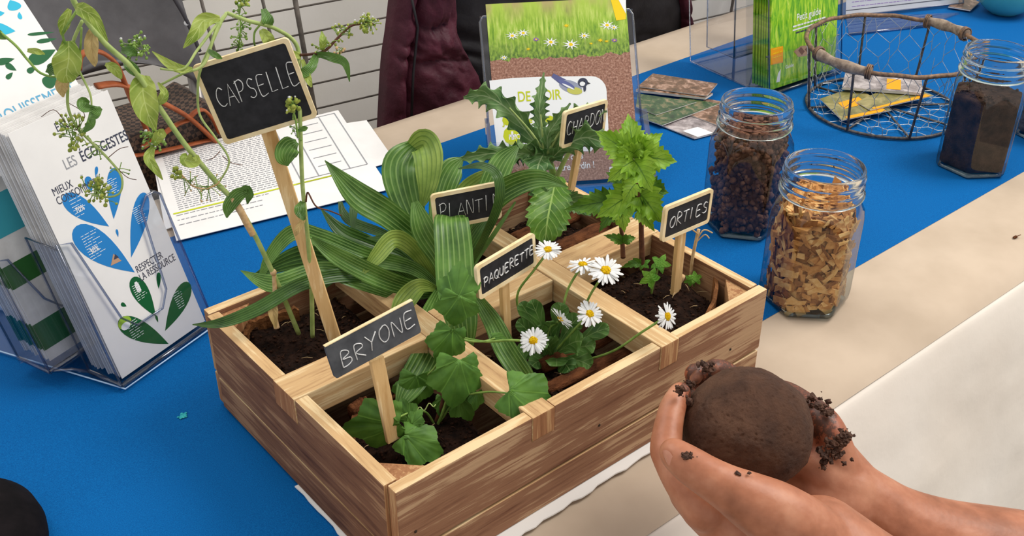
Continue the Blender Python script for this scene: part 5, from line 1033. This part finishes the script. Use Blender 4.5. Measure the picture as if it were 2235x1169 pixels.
# ------------------------------------------------------------------ glass jars
glass = clear('jar_glass', (240, 246, 246), (96, 112, 124), .12)
thick = bpy.data.materials.new('thick_glass'); thick.use_nodes = True
_b = thick.node_tree.nodes['Principled BSDF']; _b.inputs['Transmission Weight'].default_value = 1; _b.inputs['Roughness'].default_value = .02; _b.inputs['IOR'].default_value = 1.3; _b.inputs['Base Color'].default_value = (.93, .97, .97, 1)
JR, JH = .0395, .131
def hexr(a, z, rot):
    k = ((a-rot) % (math.pi/3))-math.pi/6; hx = math.cos(math.pi/6)/math.cos(k)
    hx = min(hx, .985)/.985
    s = 1.0 if z < .088 else max(0, 1-(z-.088)/.012); return hx*s+(1-s)*.96
def jar(c, rot, label, scale=1.0):
    r = thing('glass_jar', c, label, 'jar'); sh = lambda a, z: hexr(a, z/scale, rot)
    prof = [(.0001, .0), (.030, .0), (.0365, .0015), (.0388, .005), (.0395, .012), (.0395, .030), (.0395, .060), (.0395, .084), (.0388, .092), (.0365, .098), (.0345, .1025), (.0330, .106), (.0328, .110)]
    b = MB(); b.lathe([(x*scale, z*scale) for x, z in prof], c, 96, shape=sh); b.build('body', glass, r, True)
    ring = [(.0322, .106), (.0340, .1065), (.0352, .108), (.0352, .1100), (.0338, .1112), (.0330, .1125), (.0328, .1150), (.0338, .1160), (.0342, .1172), (.0338, .1184), (.0328, .1195), (.0328, .1225), (.0338, .1235), (.0341, .1245), (.0336, .1258), (.0328, .1268), (.0330, .1295), (.0322, .1312), (.0308, .1312), (.0300, .1295), (.0298, .120), (.0298, .110), (.0312, .106), (.0322, .106)]
    b = MB(); b.lathe([(x*scale, z*scale) for x, z in ring], c, 96); b.build('threaded_neck', thick, r, True)
    b = MB(); b.lathe([(x*scale, z*scale) for x, z in [(.0001, .0035), (.028, .0040), (.0350, .0055), (.0372, .003), (.035, .0015), (.0001, .0012)]], c, 60, shape=sh); b.build('base', clear('base_glass', (225, 235, 238), (120, 135, 150), .3), r, True)
    return r
def inhex(c, rot, R, z0, z1, rnd, shell=False):
    while True:
        x, y = rnd.uniform(-R, R), rnd.uniform(-R, R); z = rnd.uniform(z0, z1); a = math.atan2(y, x); k = hexr(a, min(z, .2), rot) if z < .09 else .90
        q = math.hypot(x, y)/(R*k); lim = 1
        if q < lim and (not shell or q > .70 or z > z1-.010): return Vector((c.x+x, c.y+y, c.z+z))
def core(b, c, rot, R, z0, z1, mi, wob=.0012, seed=0):
    prof = [(.0001, z0), (R*.9, z0), (R, z0+.003)]+[(R, z0+.003+(z1-z0-.003)*i/14) for i in range(1, 15)]
    prof = [(x if z < .095 else x-(z-.095)*.35, z) for x, z in prof]
    top = prof[-1][0]; prof += [(top*.8, z1+.001), (top*.5, z1+.002), (top*.2, z1+.003), (.0001, z1+.003)]
    n = 72; vs = []
    for i, (r, z) in enumerate(prof):
        for j in range(n):
            a = 6.28318*j/n; k = r*hexr(a, z, rot); p = Vector((k*math.cos(a), k*math.sin(a), z)); 
            p += p.normalized()*wob*noise.noise(p*300+Vector((seed, 0, 0))); vs.append(c+p)
    b.add(vs, [(i*n+j, i*n+(j+1) % n, (i+1)*n+(j+1) % n, (i+1)*n+j) for i in range(len(prof)-1) for j in range(n)], mi)
# 1: wood chips
j1 = Z(1752, 652, .0)+Vector((0, 0, .0002)); ROT = 0.26
J1 = jar(j1, ROT, 'hexagonal glass jar of wood chips nearest the crate corner')
chipm = [mat('chip_pale', (220, 164, 96), (238, 192, 132), .8, .15, 200, 300, .3), mat('chip_tan', (186, 124, 66), (214, 154, 92), .8, .15, 200, 300, .3), mat('chip_brown', (126, 76, 40), (160, 104, 60), .8, .15, 200, 300, .3)]
rnd = random.Random(11); b = MB(); core(b, j1, ROT, .0265, .008, .080, 1, .003)
for k in range(900):
    p = inhex(j1, ROT, .0352, .006, .094, rnd, True); L = rnd.uniform(.0035, .0105)*(1.5 if rnd.random() < .15 else .85); w = rnd.uniform(.0014, .0036); t = rnd.uniform(.0005, .0013)
    q = Quaternion(Vector((rnd.gauss(0, 1), rnd.gauss(0, 1), rnd.gauss(0, 1))).normalized(), rnd.uniform(0, 3.1)); rad = (p-j1); rad.z = 0
    X, Y, Zv = q @ Vector((1, 0, 0)), q @ Vector((0, 1, 0)), q @ Vector((0, 0, 1))
    if rad.length > .022: # lie flat against the glass
        n_ = rad.normalized(); X = (X-n_*X.dot(n_)*.85).normalized(); Zv = (n_-X*n_.dot(X)).normalized(); Y = Zv.cross(X)
    b.obox(p, X*L, Y*w, Zv*t, rnd.choice((0, 0, 1, 1, 2)))
    for i_ in range(-8, 0):
        b.v[i_] = b.v[i_]+(b.v[i_]-p)*rnd.uniform(-.45, .25)+Zv*rnd.uniform(-.0004, .0004)
for k in range(60):
    a = rnd.random()*6.28; r = rnd.random()**.5*.026; p = j1+Vector((r*math.cos(a), r*math.sin(a), .092+.010*(1-r/.026)*rnd.random())); q = Quaternion(Vector((rnd.gauss(0, 1), rnd.gauss(0, 1), rnd.gauss(0, 1))).normalized(), rnd.uniform(0, 1.2))
    b.obox(p, (q @ Vector((1, 0, 0)))*rnd.uniform(.004, .009), (q @ Vector((0, 1, 0)))*.0025, (q @ Vector((0, 0, 1)))*.0009, rnd.choice((0, 1, 1)))
for p in b.v:
    d_ = Vector((p.x-j1.x, p.y-j1.y)); lim = (.0378*hexr(math.atan2(d_.y, d_.x), .05, ROT)) if p.z < .088 else .031
    if d_.length > lim: d_ = d_*(lim/d_.length); p.x, p.y = j1.x+d_.x, j1.y+d_.y
tag(b.build('wood_chips', chipm, autonorm=False), 'pale tan wood chips filling the jar nearest the crate', 'wood chips', None, 'stuff')
# 2: brown soil crumbs
j2 = Z(1618, 490, 0)+Vector((0, 0, .0002)); J2 = jar(j2, .15, 'hexagonal glass jar of reddish brown crumbs behind the wood chip jar')
cb = [mat('brown_crumb', (104, 68, 54), (140, 98, 78), .95, .1, 200, 500, .7), mat('dark_crumb', (74, 48, 40), (104, 72, 58), .95, .1, 200, 500, .7)]
b = MB(); core(b, j2, .15, .0275, .007, .098, 0, .002)
for k in range(1500): p = inhex(j2, .15, .0352, .006, .102, rnd, True); b.ball(p, rnd.uniform(.0012, .0034), 7, 5, .25, (1, 1, 1), rnd.choice((0, 0, 1)))
for k in range(60):
    a = rnd.random()*6.28; r = rnd.random()**.5*.024; b.ball(j2+Vector((r*math.cos(a), r*math.sin(a), .103+.006*(1-r/.024))), rnd.uniform(.002, .004), 8, 5, .25, mi=0)
tag(b.build('soil_crumbs', cb, smooth=True, autonorm=False), 'reddish brown soil crumbs in the jar behind the wood chips', 'soil', None, 'stuff')
# 3: dark soil
j3 = Z(2118, 362, 0)+Vector((0, 0, .0002)); J3 = jar(j3, .42, 'hexagonal glass jar of dark fine soil in front of the wire basket')
ds = [mat('dark_fine_soil', (38, 26, 24), (74, 52, 42), .95, .1, 90, 600, 1, .002), mat('dark_soil_grain', (50, 34, 28), (84, 60, 48), .95, .1, 200, 500, .7)]
b = MB(); core(b, j3, .42, .0362, .006, .084, 0, .0008)
for k in range(260): p = inhex(j3, .42, .034, .078, .088, rnd); b.ball(p, rnd.uniform(.0008, .0018), 6, 4, .25, mi=1)
tag(b.build('dark_soil', ds, smooth=True, autonorm=False), 'dark fine soil in the jar in front of the basket', 'soil', None, 'stuff')
# 4: partly visible at the right edge
j4 = Z(2282, 300, 0)+Vector((0.005, .0, .0002)); J4 = jar(j4, .3, 'glass jar cut off by the right edge of the picture')
b = MB(); core(b, j4, .3, .0355, .006, .060, 0, .001)
for k in range(300): p = inhex(j4, .3, .036, .008, .064, rnd, True); b.ball(p, rnd.uniform(.001, .0024), 6, 4, .25, mi=1)
tag(b.build('grey_grit', [mat('grey_grit', (70, 62, 66), (110, 100, 104), .95, .1, 200, 500, .7), mat('grit_grain', (88, 78, 82), (130, 120, 122), .95)], smooth=True, autonorm=False), 'grey grit in the jar cut off at the right edge', 'grit', None, 'stuff')
# ------------------------------------------------------------------ hands holding the clay ball
BD = .655; BC = P(1629, 936, BD); BR_ = 143*BD/F
clay, nt, b_ = newmat('wet_clay'); b_.inputs['Roughness'].default_value = .62; b_.inputs['Specular IOR Level'].default_value = .3
v = coords(nt); nt.links.new(ramp(nt, noi(nt, v, 55, 5), [(.3, (66, 40, 26)), (.55, (92, 60, 41)), (.75, (110, 75, 53))]), b_.inputs['Base Color'])
h1 = noi(nt, v, 420, 8, .75); bump(nt, b_, h1, .9, .0022)
b = MB(); nu, nv = 300, 180; vs = []
for i in range(nv+1):
    t = math.pi*i/nv
    for j in range(nu):
        a = 2*math.pi*j/nu; n_ = Vector((math.sin(t)*math.cos(a), math.sin(t)*math.sin(a), math.cos(t)))
        r = BR_*(1+.045*noise.noise(n_*1.6+Vector((3, 1, 0)))+.018*noise.noise(n_*5)+.008*noise.noise(n_*15)+.0045*noise.noise(n_*38)+.002*noise.noise(n_*85)-.012*max(0, noise.noise(n_*24+Vector((9, 9, 9)))-.32)*3)
        # slightly faceted, flattened lump
        for fd, k in ((UP*.75-RT*.55-FW*.3, .95), (UP*.8+RT*.55-FW*.1, .955), (RT*.95-UP*.15-FW*.3, .965), (RT*.3-UP*.85-FW*.1, .97), (-RT*.9-UP*.35-FW*.2, .955)):
            d_ = n_.dot(fd.normalized()); lim = BR_*k
            if r*d_ > lim: r = r*.45+.55*lim/d_
        q_ = n_*r; vs.append(BC+q_-UP*(q_.dot(UP)*.06))
b.add(vs, [(i*nu+j, (i+1)*nu+j, (i+1)*nu+(j+1) % nu, i*nu+(j+1) % nu) for i in range(nv) for j in range(nu)])
tag(b.build('clay_ball', clay, smooth=True), 'large round ball of wet brown clay held in two cupped hands', 'clay ball')
# skin
skin, nt, b_ = newmat('skin'); b_.inputs['Roughness'].default_value = .46; b_.inputs['Specular IOR Level'].default_value = .4
b_.inputs['Subsurface Weight'].default_value = .12; b_.inputs['Subsurface Radius'].default_value = (.008, .003, .0015); b_.inputs['Subsurface Scale'].default_value = .6
geo = nt.nodes.new('ShaderNodeNewGeometry'); v = geo.outputs['Position']
sk = ramp(nt, noi(nt, v, 34, 4, .6), [(.3, (142, 86, 58)), (.5, (170, 108, 78)), (.7, (190, 132, 102))])
# redder, darker and clay-stained skin where it touches the ball
dist = nd(nt, 'ShaderNodeVectorMath', operation='DISTANCE'); nt.links.new(v, dist.inputs[0]); dist.inputs[1].default_value = BC
dn = noi(nt, v, 110, 5, .7); dn2 = noi(nt, v, 420, 4, .7)
def mth(op, a, c, d=None, clamp=False):
    n = nd(nt, 'ShaderNodeMath', operation=op, use_clamp=clamp)
    for i, x in enumerate((a, c, d)):
        if x is None: continue
        if isinstance(x, (int, float)): n.inputs[i].default_value = x
        else: nt.links.new(x, n.inputs[i])
    return n.outputs[0]
def dot_(vec, off):
    s_ = nd(nt, 'ShaderNodeVectorMath', operation='SUBTRACT'); nt.links.new(v, s_.inputs[0]); s_.inputs[1].default_value = off
    d_ = nd(nt, 'ShaderNodeVectorMath', operation='DOT_PRODUCT'); nt.links.new(s_.outputs[0], d_.inputs[0]); d_.inputs[1].default_value = vec; return d_.outputs['Value']
# stain reach grows towards the fingertips and the rear palm (up / right of the ball)
up_d = dot_(UP*.95+RT*.42+FW*.35, BC)
reach = mth('MULTIPLY_ADD', up_d, .52, BR_+.0028)
pen_ = mth('SUBTRACT', mth('MULTIPLY_ADD', dn, .030, reach), mth('ADD', dist.outputs['Value'], .0145))
mask = mth('MULTIPLY', pen_, 420, None, True)
mid_ = mth('MULTIPLY', mth('ADD', pen_, .007), 120, None, True)
mA = nt.nodes.new('ShaderNodeMix'); mA.data_type = 'RGBA'; nt.links.new(mth('MULTIPLY', mid_, .75), mA.inputs[0]); nt.links.new(sk, mA.inputs[6]); mA.inputs[7].default_value = (*lin((150, 72, 44)), 1)
mB_ = nt.nodes.new('ShaderNodeMix'); mB_.data_type = 'RGBA'; nt.links.new(mth('MULTIPLY', mask, mth('MULTIPLY', mth('SUBTRACT', dn2, .30), 5, None, True)), mB_.inputs[0]); nt.links.new(mA.outputs[2], mB_.inputs[6]); mB_.inputs[7].default_value = (*lin((84, 50, 36)), 1)
nt.links.new(mB_.outputs[2], b_.inputs['Base Color'])
wv = noi(nt, coords(nt, (260, 260, 260)), 1, 4, .6); cre = nd(nt, 'ShaderNodeTexVoronoi', Scale=260.0); nt.links.new(v, cre.inputs['Vector'])
bump(nt, b_, mth('ADD', mth('MULTIPLY', wv, .6), mth('MULTIPLY', cre.outputs['Distance'], .35)), .28, .0008)
def limb(chains, name, vox=.00125, smooth=6):
    """union of rounded tapering chains -> one continuous skin surface"""
    b = MB()
    for ch in chains:
        q = cr(ch, max(10, len(ch)*9)) if len(ch) > 1 else ch
        for (u, v_, d, r, *_) in q: b.ball(P(u, v_, d), r*d/F, 18, 12)
    o = b.build(name, skin, None, True)
    m_ = o.modifiers.new('r', 'REMESH'); m_.mode = 'VOXEL'; m_.voxel_size = vox; m_.use_smooth_shade = True
    s_ = o.modifiers.new('s', 'SMOOTH'); s_.factor = .5; s_.iterations = smooth
    dg = bpy.context.evaluated_depsgraph_get(); me = bpy.data.meshes.new_from_object(o.evaluated_get(dg)); o.modifiers.clear(); old = o.data; o.data = me; bpy.data.meshes.remove(old)
    me.polygons.foreach_set('use_smooth', [True]*len(me.polygons)); return o
# front (left) hand: thumb along the lower side of the ball, palm under it, index rising on the far left
front = [
 # forearm and wrist
 [(2060, 1450, .600, 150), (1960, 1330, .600, 128), (1870, 1245, .602, 108), (1790, 1180, .606, 100)],
 # thumb: base mound, knuckle, tip
 [(1850, 1245, .598, 76), (1770, 1175, .594, 80), (1700, 1128, .590, 76), (1640, 1094, .588, 64), (1590, 1066, .588, 52), (1545, 1040, .590, 46), (1505, 1014, .594, 42), (1478, 994, .598, 36), (1469, 986, .600, 31)],
 # palm outer edge beneath the thumb
 [(1800, 1240, .618, 84), (1710, 1196, .622, 82), (1630, 1160, .625, 76), (1562, 1116, .626, 64), (1512, 1072, .625, 53)],
 [(1780, 1220, .630, 80), (1680, 1180, .640, 80), (1600, 1130, .650, 70), (1540, 1080, .655, 56)],
 # index finger
 [(1540, 1108, .618, 54), (1492, 1050, .622, 44), (1462, 1000, .628, 38), (1454, 975, .632, 36), (1460, 925, .640, 32), (1470, 885, .648, 29), (1484, 858, .655, 25)],
 # middle, ring, little finger wrapped under and behind the ball
 [(1560, 1100, .640, 50), (1505, 1020, .655, 40), (1500, 950, .672, 34), (1508, 895, .684, 28), (1516, 866, .690, 24)],
 [(1590, 1110, .655, 50), (1540, 1040, .680, 38), (1535, 970, .700, 32), (1550, 920, .706, 26)],
 [(1620, 1120, .665, 46), (1590, 1060, .695, 34), (1585, 1000, .712, 28), (1595, 960, .716, 22)]]
FH = limb(front, 'hand')
# rear (right) hand: palm behind and right of the ball, fingers reaching under it to the upper left
rear = [
 [(2420, 1285, .700, 138), (2300, 1254, .696, 130), (2180, 1226, .692, 120), (2060, 1194, .688, 106), (1960, 1150, .684, 90), (1890, 1100, .682, 78), (1848, 1058, .682, 66)],
 [(1870, 1085, .682, 72), (1815, 1015, .684, 66), (1775, 962, .692, 66), (1720, 915, .705, 60), (1670, 880, .715, 50)],
 [(1850, 1075, .678, 70), (1790, 1040, .680, 70), (1730, 1010, .690, 70), (1660, 960, .708, 64), (1600, 910, .716, 54)],
 [(1840, 1100, .676, 72), (1770, 1080, .680, 70), (1700, 1050, .690, 62), (1620, 1010, .704, 54)],
 # thumb side mound and thumb lying behind the ball
 [(1838, 1030, .674, 44), (1826, 975, .672, 37), (1806, 934, .676, 37), (1784, 906, .682, 33), (1752, 880, .692, 29), (1722, 858, .700, 25), (1700, 848, .704, 21)],
 # index, middle, ring, little
 [(1680, 888, .715, 46), (1640, 860, .720, 38), (1606, 834, .712, 31), (1578, 812, .702, 27), (1558, 806, .696, 24)],
 [(1650, 900, .720, 46), (1600, 862, .722, 36), (1552, 834, .708, 31), (1528, 820, .698, 27), (1517, 815, .694, 24)],
 [(1620, 930, .720, 46), (1560, 885, .716, 34), (1524, 868, .702, 27), (1510, 850, .696, 23)],
 [(1620, 980, .712, 44), (1560, 930, .710, 32), (1520, 900, .700, 26), (1502, 874, .694, 21)]]
RH = limb(rear, 'hand', .0014, 9)
pr_ = thing('person', P(2100, 1300, .66), 'person reaching in at lower right, bare forearms and two cupped hands holding the clay ball', 'person')
for o_ in (FH, RH): o_.parent = pr_; o_.location = o_.location-pr_.location
# thumb nail, finger nails
nail = mat('nail', (196, 132, 106), (208, 148, 120), .3, .5, 200); naild = mat('dirty_nail', (110, 66, 48), (150, 96, 72), .4, .4, 200)
def mknail(c, ru, rv, rot, nrm, parent, mt):
    C = P(*c); n_ = (RT*nrm[0]-UP*nrm[1]-FW*nrm[2]).normalized(); a0 = math.radians(rot); x = (RT*math.cos(a0)-UP*math.sin(a0)); x = (x-n_*x.dot(n_)).normalized(); y = n_.cross(x); k = c[2]/F; b = MB(); nn_ = 18
    for ring in range(5):
        f = ring/4
        for i in range(nn_):
            a = 6.2832*i/nn_; px_ = math.copysign(abs(math.cos(a))**.7, math.cos(a))*ru*k*f; py_ = math.copysign(abs(math.sin(a))**.8, math.sin(a))*rv*k*f
            b.v.append(C+x*px_+y*py_+n_*(-(py_*py_)/(2*rv*k)*.9+.0004*(1-f**4))); b.uv.append((0, 0))
    for r in range(4):
        for i in range(nn_): b.f.append([r*nn_+i, r*nn_+(i+1) % nn_, (r+1)*nn_+(i+1) % nn_, (r+1)*nn_+i]); b.mi.append(0)
    return b.build('nail', mt, parent, True, autonorm=False)
mknail((1456, 1001, .5915), 21, 14, 66, (-.80, .30, .55), FH, nail)
mknail((1518, 822, .6845), 15, 14, -50, (-.5, -.2, .8), RH, naild)
mknail((1556, 806, .6845), 14, 13, -30, (-.2, -.4, .85), RH, naild)
# clay smears and crumbs stuck to the rear hand and the fingertips
clay_d = mat('dark_clay', (58, 36, 26), (88, 58, 42), .7, .3, 200, 700, .8, .001)
def smear(spots, name, parent, seed):
    rn_ = random.Random(seed); b = MB()
    for (u, v_, d, sp_, n) in spots:
        for k in range(n):
            b.ball(P(u+rn_.gauss(0, sp_*1.1), v_+rn_.gauss(0, sp_*.9), d+rn_.uniform(.0005, .0025)), rn_.choice((.0004, .0006, .0009, .0013, .0020))*rn_.uniform(.8, 1.2), 7, 4, .5, (1, 1, .8))
    o = b.build(name, clay_d, parent, False, autonorm=False); o['kind'] = 'stuff'; return o
smear([(1834, 962, .652, 9, 60), (1818, 985, .652, 12, 50), (1800, 1010, .652, 8, 16), (1806, 898, .664, 6, 24), (1797, 886, .666, 5, 16), (1845, 950, .655, 6, 26), (1775, 872, .676, 10, 16)], 'clay_smear', RH, 3)
smear([(1508, 835, .680, 7, 26), (1542, 800, .682, 8, 28), (1520, 860, .680, 5, 16)], 'clay_smear', RH, 4)
smear([(1486, 850, .636, 6, 24), (1497, 872, .645, 6, 20), (1500, 992, .585, 6, 14), (1512, 1000, .585, 4, 8), (1610, 1034, .578, 2, 3), (1636, 1032, .578, 2, 2)], 'clay_smear', FH, 5)
# ------------------------------------------------------------------ chair, woven bag, coats, black cap
grey = mat('grey_plastic', (84, 82, 84), (102, 100, 102), .42, .45, 30, 400, .12, .0005); tubem = mat('chair_tube', (120, 116, 116), (140, 136, 134), .35, .5, metal=.6)
cy = .70; c0 = PL(260, 60, (0, cy, 0), Vector((0, 1, 0)))
def Y(u, v, y=cy): return PL(u, v, (0, y, 0), Vector((0, 1, 0)))
ch = thing('chair', Vector((Y(250, 100).x, cy, -.6)), 'grey moulded plastic chair standing behind the table at top left', 'chair')
xL, xR = Y(40, 120).x-.02, Y(436, 112).x; zb = Y(330, 165).z
b = MB(); nu, nv = 30, 22; prf = []
for i in range(nu+1):
    for j in range(nv+1):
        s_ = i/nu*2-1; t = j/nv; x = (xL+xR)/2+(xR-xL)/2*s_*(1-.10*t-.16*max(0, t-.55)); z = zb+.20*t-.030*abs(s_)**3*(1-t)+.020*(1-abs(s_))*(t < .01)
        z += -.05*max(0, abs(s_)-.75)*(t)*4*.4
        b.v.append(Vector((x, cy+.035*(1-s_*s_)+.05*t-.01, z))); b.uv.append((0, 0))
n0_ = len(b.v); b.v += [p+Vector((0, .009, 0)) for p in b.v[:n0_]]; b.uv += [(0, 0)]*n0_; W_ = nv+1
for i in range(nu):
    for j in range(nv):
        q = [i*W_+j, (i+1)*W_+j, (i+1)*W_+j+1, i*W_+j+1]; b.f.append(q); b.f.append([k+n0_ for k in q[::-1]]); b.mi += [0, 0]
for i in range(nu):
    for j in (0, nv): b.f.append([i*W_+j, (i+1)*W_+j, (i+1)*W_+j+n0_, i*W_+j+n0_]); b.mi.append(0)
for j in range(nv):
    for i in (0, nu): b.f.append([i*W_+j, i*W_+j+1, i*W_+j+1+n0_, i*W_+j+n0_]); b.mi.append(0)
b.build('backrest', grey, ch, True)
b = MB(); b.tube([Y(407, 50, cy-.004), Y(407, 50, cy-.0065)], .0028, 12); b.build('rivet', INK['white'], ch, True)
b = MB(); q = cr([Y(362, -30, cy-.006), Y(385, 5, cy-.006), Y(410, 50, cy-.006), Y(436, 112, cy-.006)], 16); b.tube([Vector(p) for p in q], .0022, 6); b.build('seam', mat('seam_grey', (66, 64, 68)), ch, True)
for (x, y) in ((xL+.01, cy+.01), (xR-.006, cy+.014), (xL, cy+.15), (xR, cy+.15)):
    top = zb+.03 if y < .8 else -.2; b = MB(); b.tube([Vector((x, y, top)), Vector((x+(.004 if y < .8 else 0), y, -.6))], .0075, 12); b.build('leg', tubem, ch, True)
b = MB(); b.box((xL, cy+.02, -.22), (xR, cy+.16, -.205)); b.build('seat', grey, ch, False, .004)
# woven bag with brown leather bands on the chair side
bag = thing('woven_bag', Y(385, 300, .655)-Vector((0, 0, .10)), 'dark woven basket bag with brown leather straps behind the table edge', 'bag')
lea = mat('brown_leather', (138, 70, 38), (176, 98, 58), .5, .3, 60, 300, .2)
wvm, nt, b_ = newmat('dark_weave'); ck = nd(nt, 'ShaderNodeTexChecker', Scale=1.0); ck.inputs['Color1'].default_value = (*lin((40, 30, 28)), 1); ck.inputs['Color2'].default_value = (*lin((96, 74, 60)), 1); nt.links.new(coords(nt, (210, 210, 210), rot=(.3, .2, .5)), ck.inputs[0]); nt.links.new(ck.outputs[0], b_.inputs['Base Color']); b_.inputs['Roughness'].default_value = .6; bump(nt, b_, ck.outputs[1], .8, .002)
by = .665
q = [Y(262, 300, by), Y(300, 292, by), Y(400, 262, by), Y(452, 226, by), Y(500, 250, by), Y(520, 330, by)]; q += [Vector((q[-1].x, by, -.16)), Vector((q[0].x, by, -.16))]
b = MB(); b.poly(q, Vector((0, .085, 0))); b.build('body', wvm, bag, False, .003)
def band(pts, w, name='strap', yy=by-.006):
    q = [Y(u, v, yy-(k or 0)) for (u, v, k) in cr(pts, 26)]; b = MB(); b.tube(q, w/2*1.05/F, 10, flat=.35); b.build(name, lea, bag, True)
band([(172, 150, 0), (178, 118, 0), (215, 112, 0), (250, 135, 0), (268, 170, 0), (285, 215, 0), (310, 260, 0), (326, 300, 0)], 30); band([(210, 188, 0), (262, 184, 0), (330, 212, 0), (400, 248, 0), (440, 280, 0), (470, 310, 0)], 34)
band([(310, 322, 0), (345, 300, 0), (385, 272, 0), (410, 262, 0)], 22); band([(290, 340, 0), (350, 330, 0), (470, 302, 0)], 20); band([(410, 262, 0), (425, 245, 0), (445, 240, 0), (465, 262, 0), (478, 290, 0)], 22, 'handle')
# coats: puffer draped over a chair back behind the table
burg = mat('burgundy_nylon', (58, 18, 32), (78, 28, 44), .6, .3, 18, 46, .7, .005); blk = mat('black_lining', (26, 24, 28), (42, 40, 44), .6, .3, 20, 60, .4, .003)
KY = .645
def quilt(name, poly_l, poly_r, v0, v1, mt, parent, y0, amp, rows, nx=30, ny=60, thick=.02, seed=0):
    """surface between a left and a right edge (pixel polylines), quilted in rows"""
    b = MB(); L = cr(poly_l, ny+1); R_ = cr(poly_r, ny+1)
    for j in range(ny+1):
        for i in range(nx+1):
            s_ = i/nx; u = L[j][0]*(1-s_)+R_[j][0]*s_; v_ = L[j][1]*(1-s_)+R_[j][1]*s_; p = Y(u, v_, y0); t = j/ny
            qv = abs(math.sin(math.pi*rows*t+1.2*noise.noise(Vector((s_*2, t*3, seed)))*1.0))**.6; bulge = math.sin(math.pi*s_)**.5
            k = amp*qv*bulge+.35*amp*noise.noise(Vector((s_*6, t*12, seed)))+.2*amp*noise.noise(Vector((s_*14, t*26, seed)))+thick*.6*bulge
            b.v.append(Vector((p.x, p.y-k, p.z))); b.uv.append((s_, t))
    W_ = nx+1
    for j in range(ny):
        for i in range(nx): b.f.append([j*W_+i, j*W_+i+1, (j+1)*W_+i+1, (j+1)*W_+i]); b.mi.append(0)
    n0_ = len(b.v); b.v += [p+Vector((0, thick+ (y0-p.y), 0)) for p in b.v[:n0_]]; b.uv += [(0, 0)]*n0_; b.f += [[k+n0_ for k in f[::-1]] for f in b.f[:]]; b.mi += [0]*len(b.mi)
    rim = [i for i in range(W_)]+[j*W_+nx for j in range(1, ny+1)]+[ny*W_+i for i in range(nx-1, -1, -1)]+[j*W_ for j in range(ny-1, 0, -1)]
    for a_, c_2 in zip(rim, rim[1:]+rim[:1]): b.f.append([a_, c_2, c_2+n0_, a_+n0_]); b.mi.append(0)
    return b.build(name, mt, parent, True)
ct = thing('puffer_coat', Vector((Y(1150, 100, KY).x, KY, -.3)), 'burgundy quilted puffer coat with black lining hanging behind the table', 'coat')
quilt('front_panel', [(884, -130), (862, 60), (850, 150), (840, 330)], [(912, -130), (895, 60), (880, 150), (882, 330)], 0, 0, burg, ct, KY-.004, .008, 7, 8, 50, .02, 2)
quilt('front_panel', [(902, -130), (888, 60), (876, 150), (872, 330)], [(982, -130), (992, 60), (1040, 170), (1080, 330)], 0, 0, burg, ct, KY, .016, 3.4, 30, 60, .03, 1)
quilt('lining', [(955, -130), (975, 60), (1010, 150), (1060, 330)], [(1500, -130), (1500, 60), (1500, 150), (1500, 330)], 0, 0, blk, ct, KY+.035, .012, 2.2, 40, 40, .02, 5)
quilt('front_panel', [(1470, -60), (1478, 20), (1488, 90), (1500, 300)], [(1495, -60), (1500, 20), (1505, 90), (1530, 300)], 0, 0, burg, ct, KY+.03, .008, 5, 8, 40, .02, 7)
b = MB(); b.tube([Y(895, -20, KY-.022), Y(912, 60, KY-.022), Y(902, 160, KY-.022), Y(898, 260, KY-.02)], .0016, 6); b.build('zip', blk, ct, True)
# rounded black object at the lower left corner
kc2 = Z(-95, 1225, .0025); b = MB(); R_ = (P(95, 1160, dep(kc2)-.02)-P(-95, 1225, dep(kc2)-.02)).length
b.lathe([(.0001, .0), (R_*.9, 0), (R_*.99, .004), (R_, .012), (R_*.96, .022), (R_*.8, .033), (R_*.5, .041), (.0001, .044)], kc2, 64)
tag(b.build('cap', mat('black_felt', (14, 12, 14), (24, 20, 22), .9, .1, 60, 300, .4), smooth=True), 'rounded black felt cap cut off at the lower left corner', 'cap')
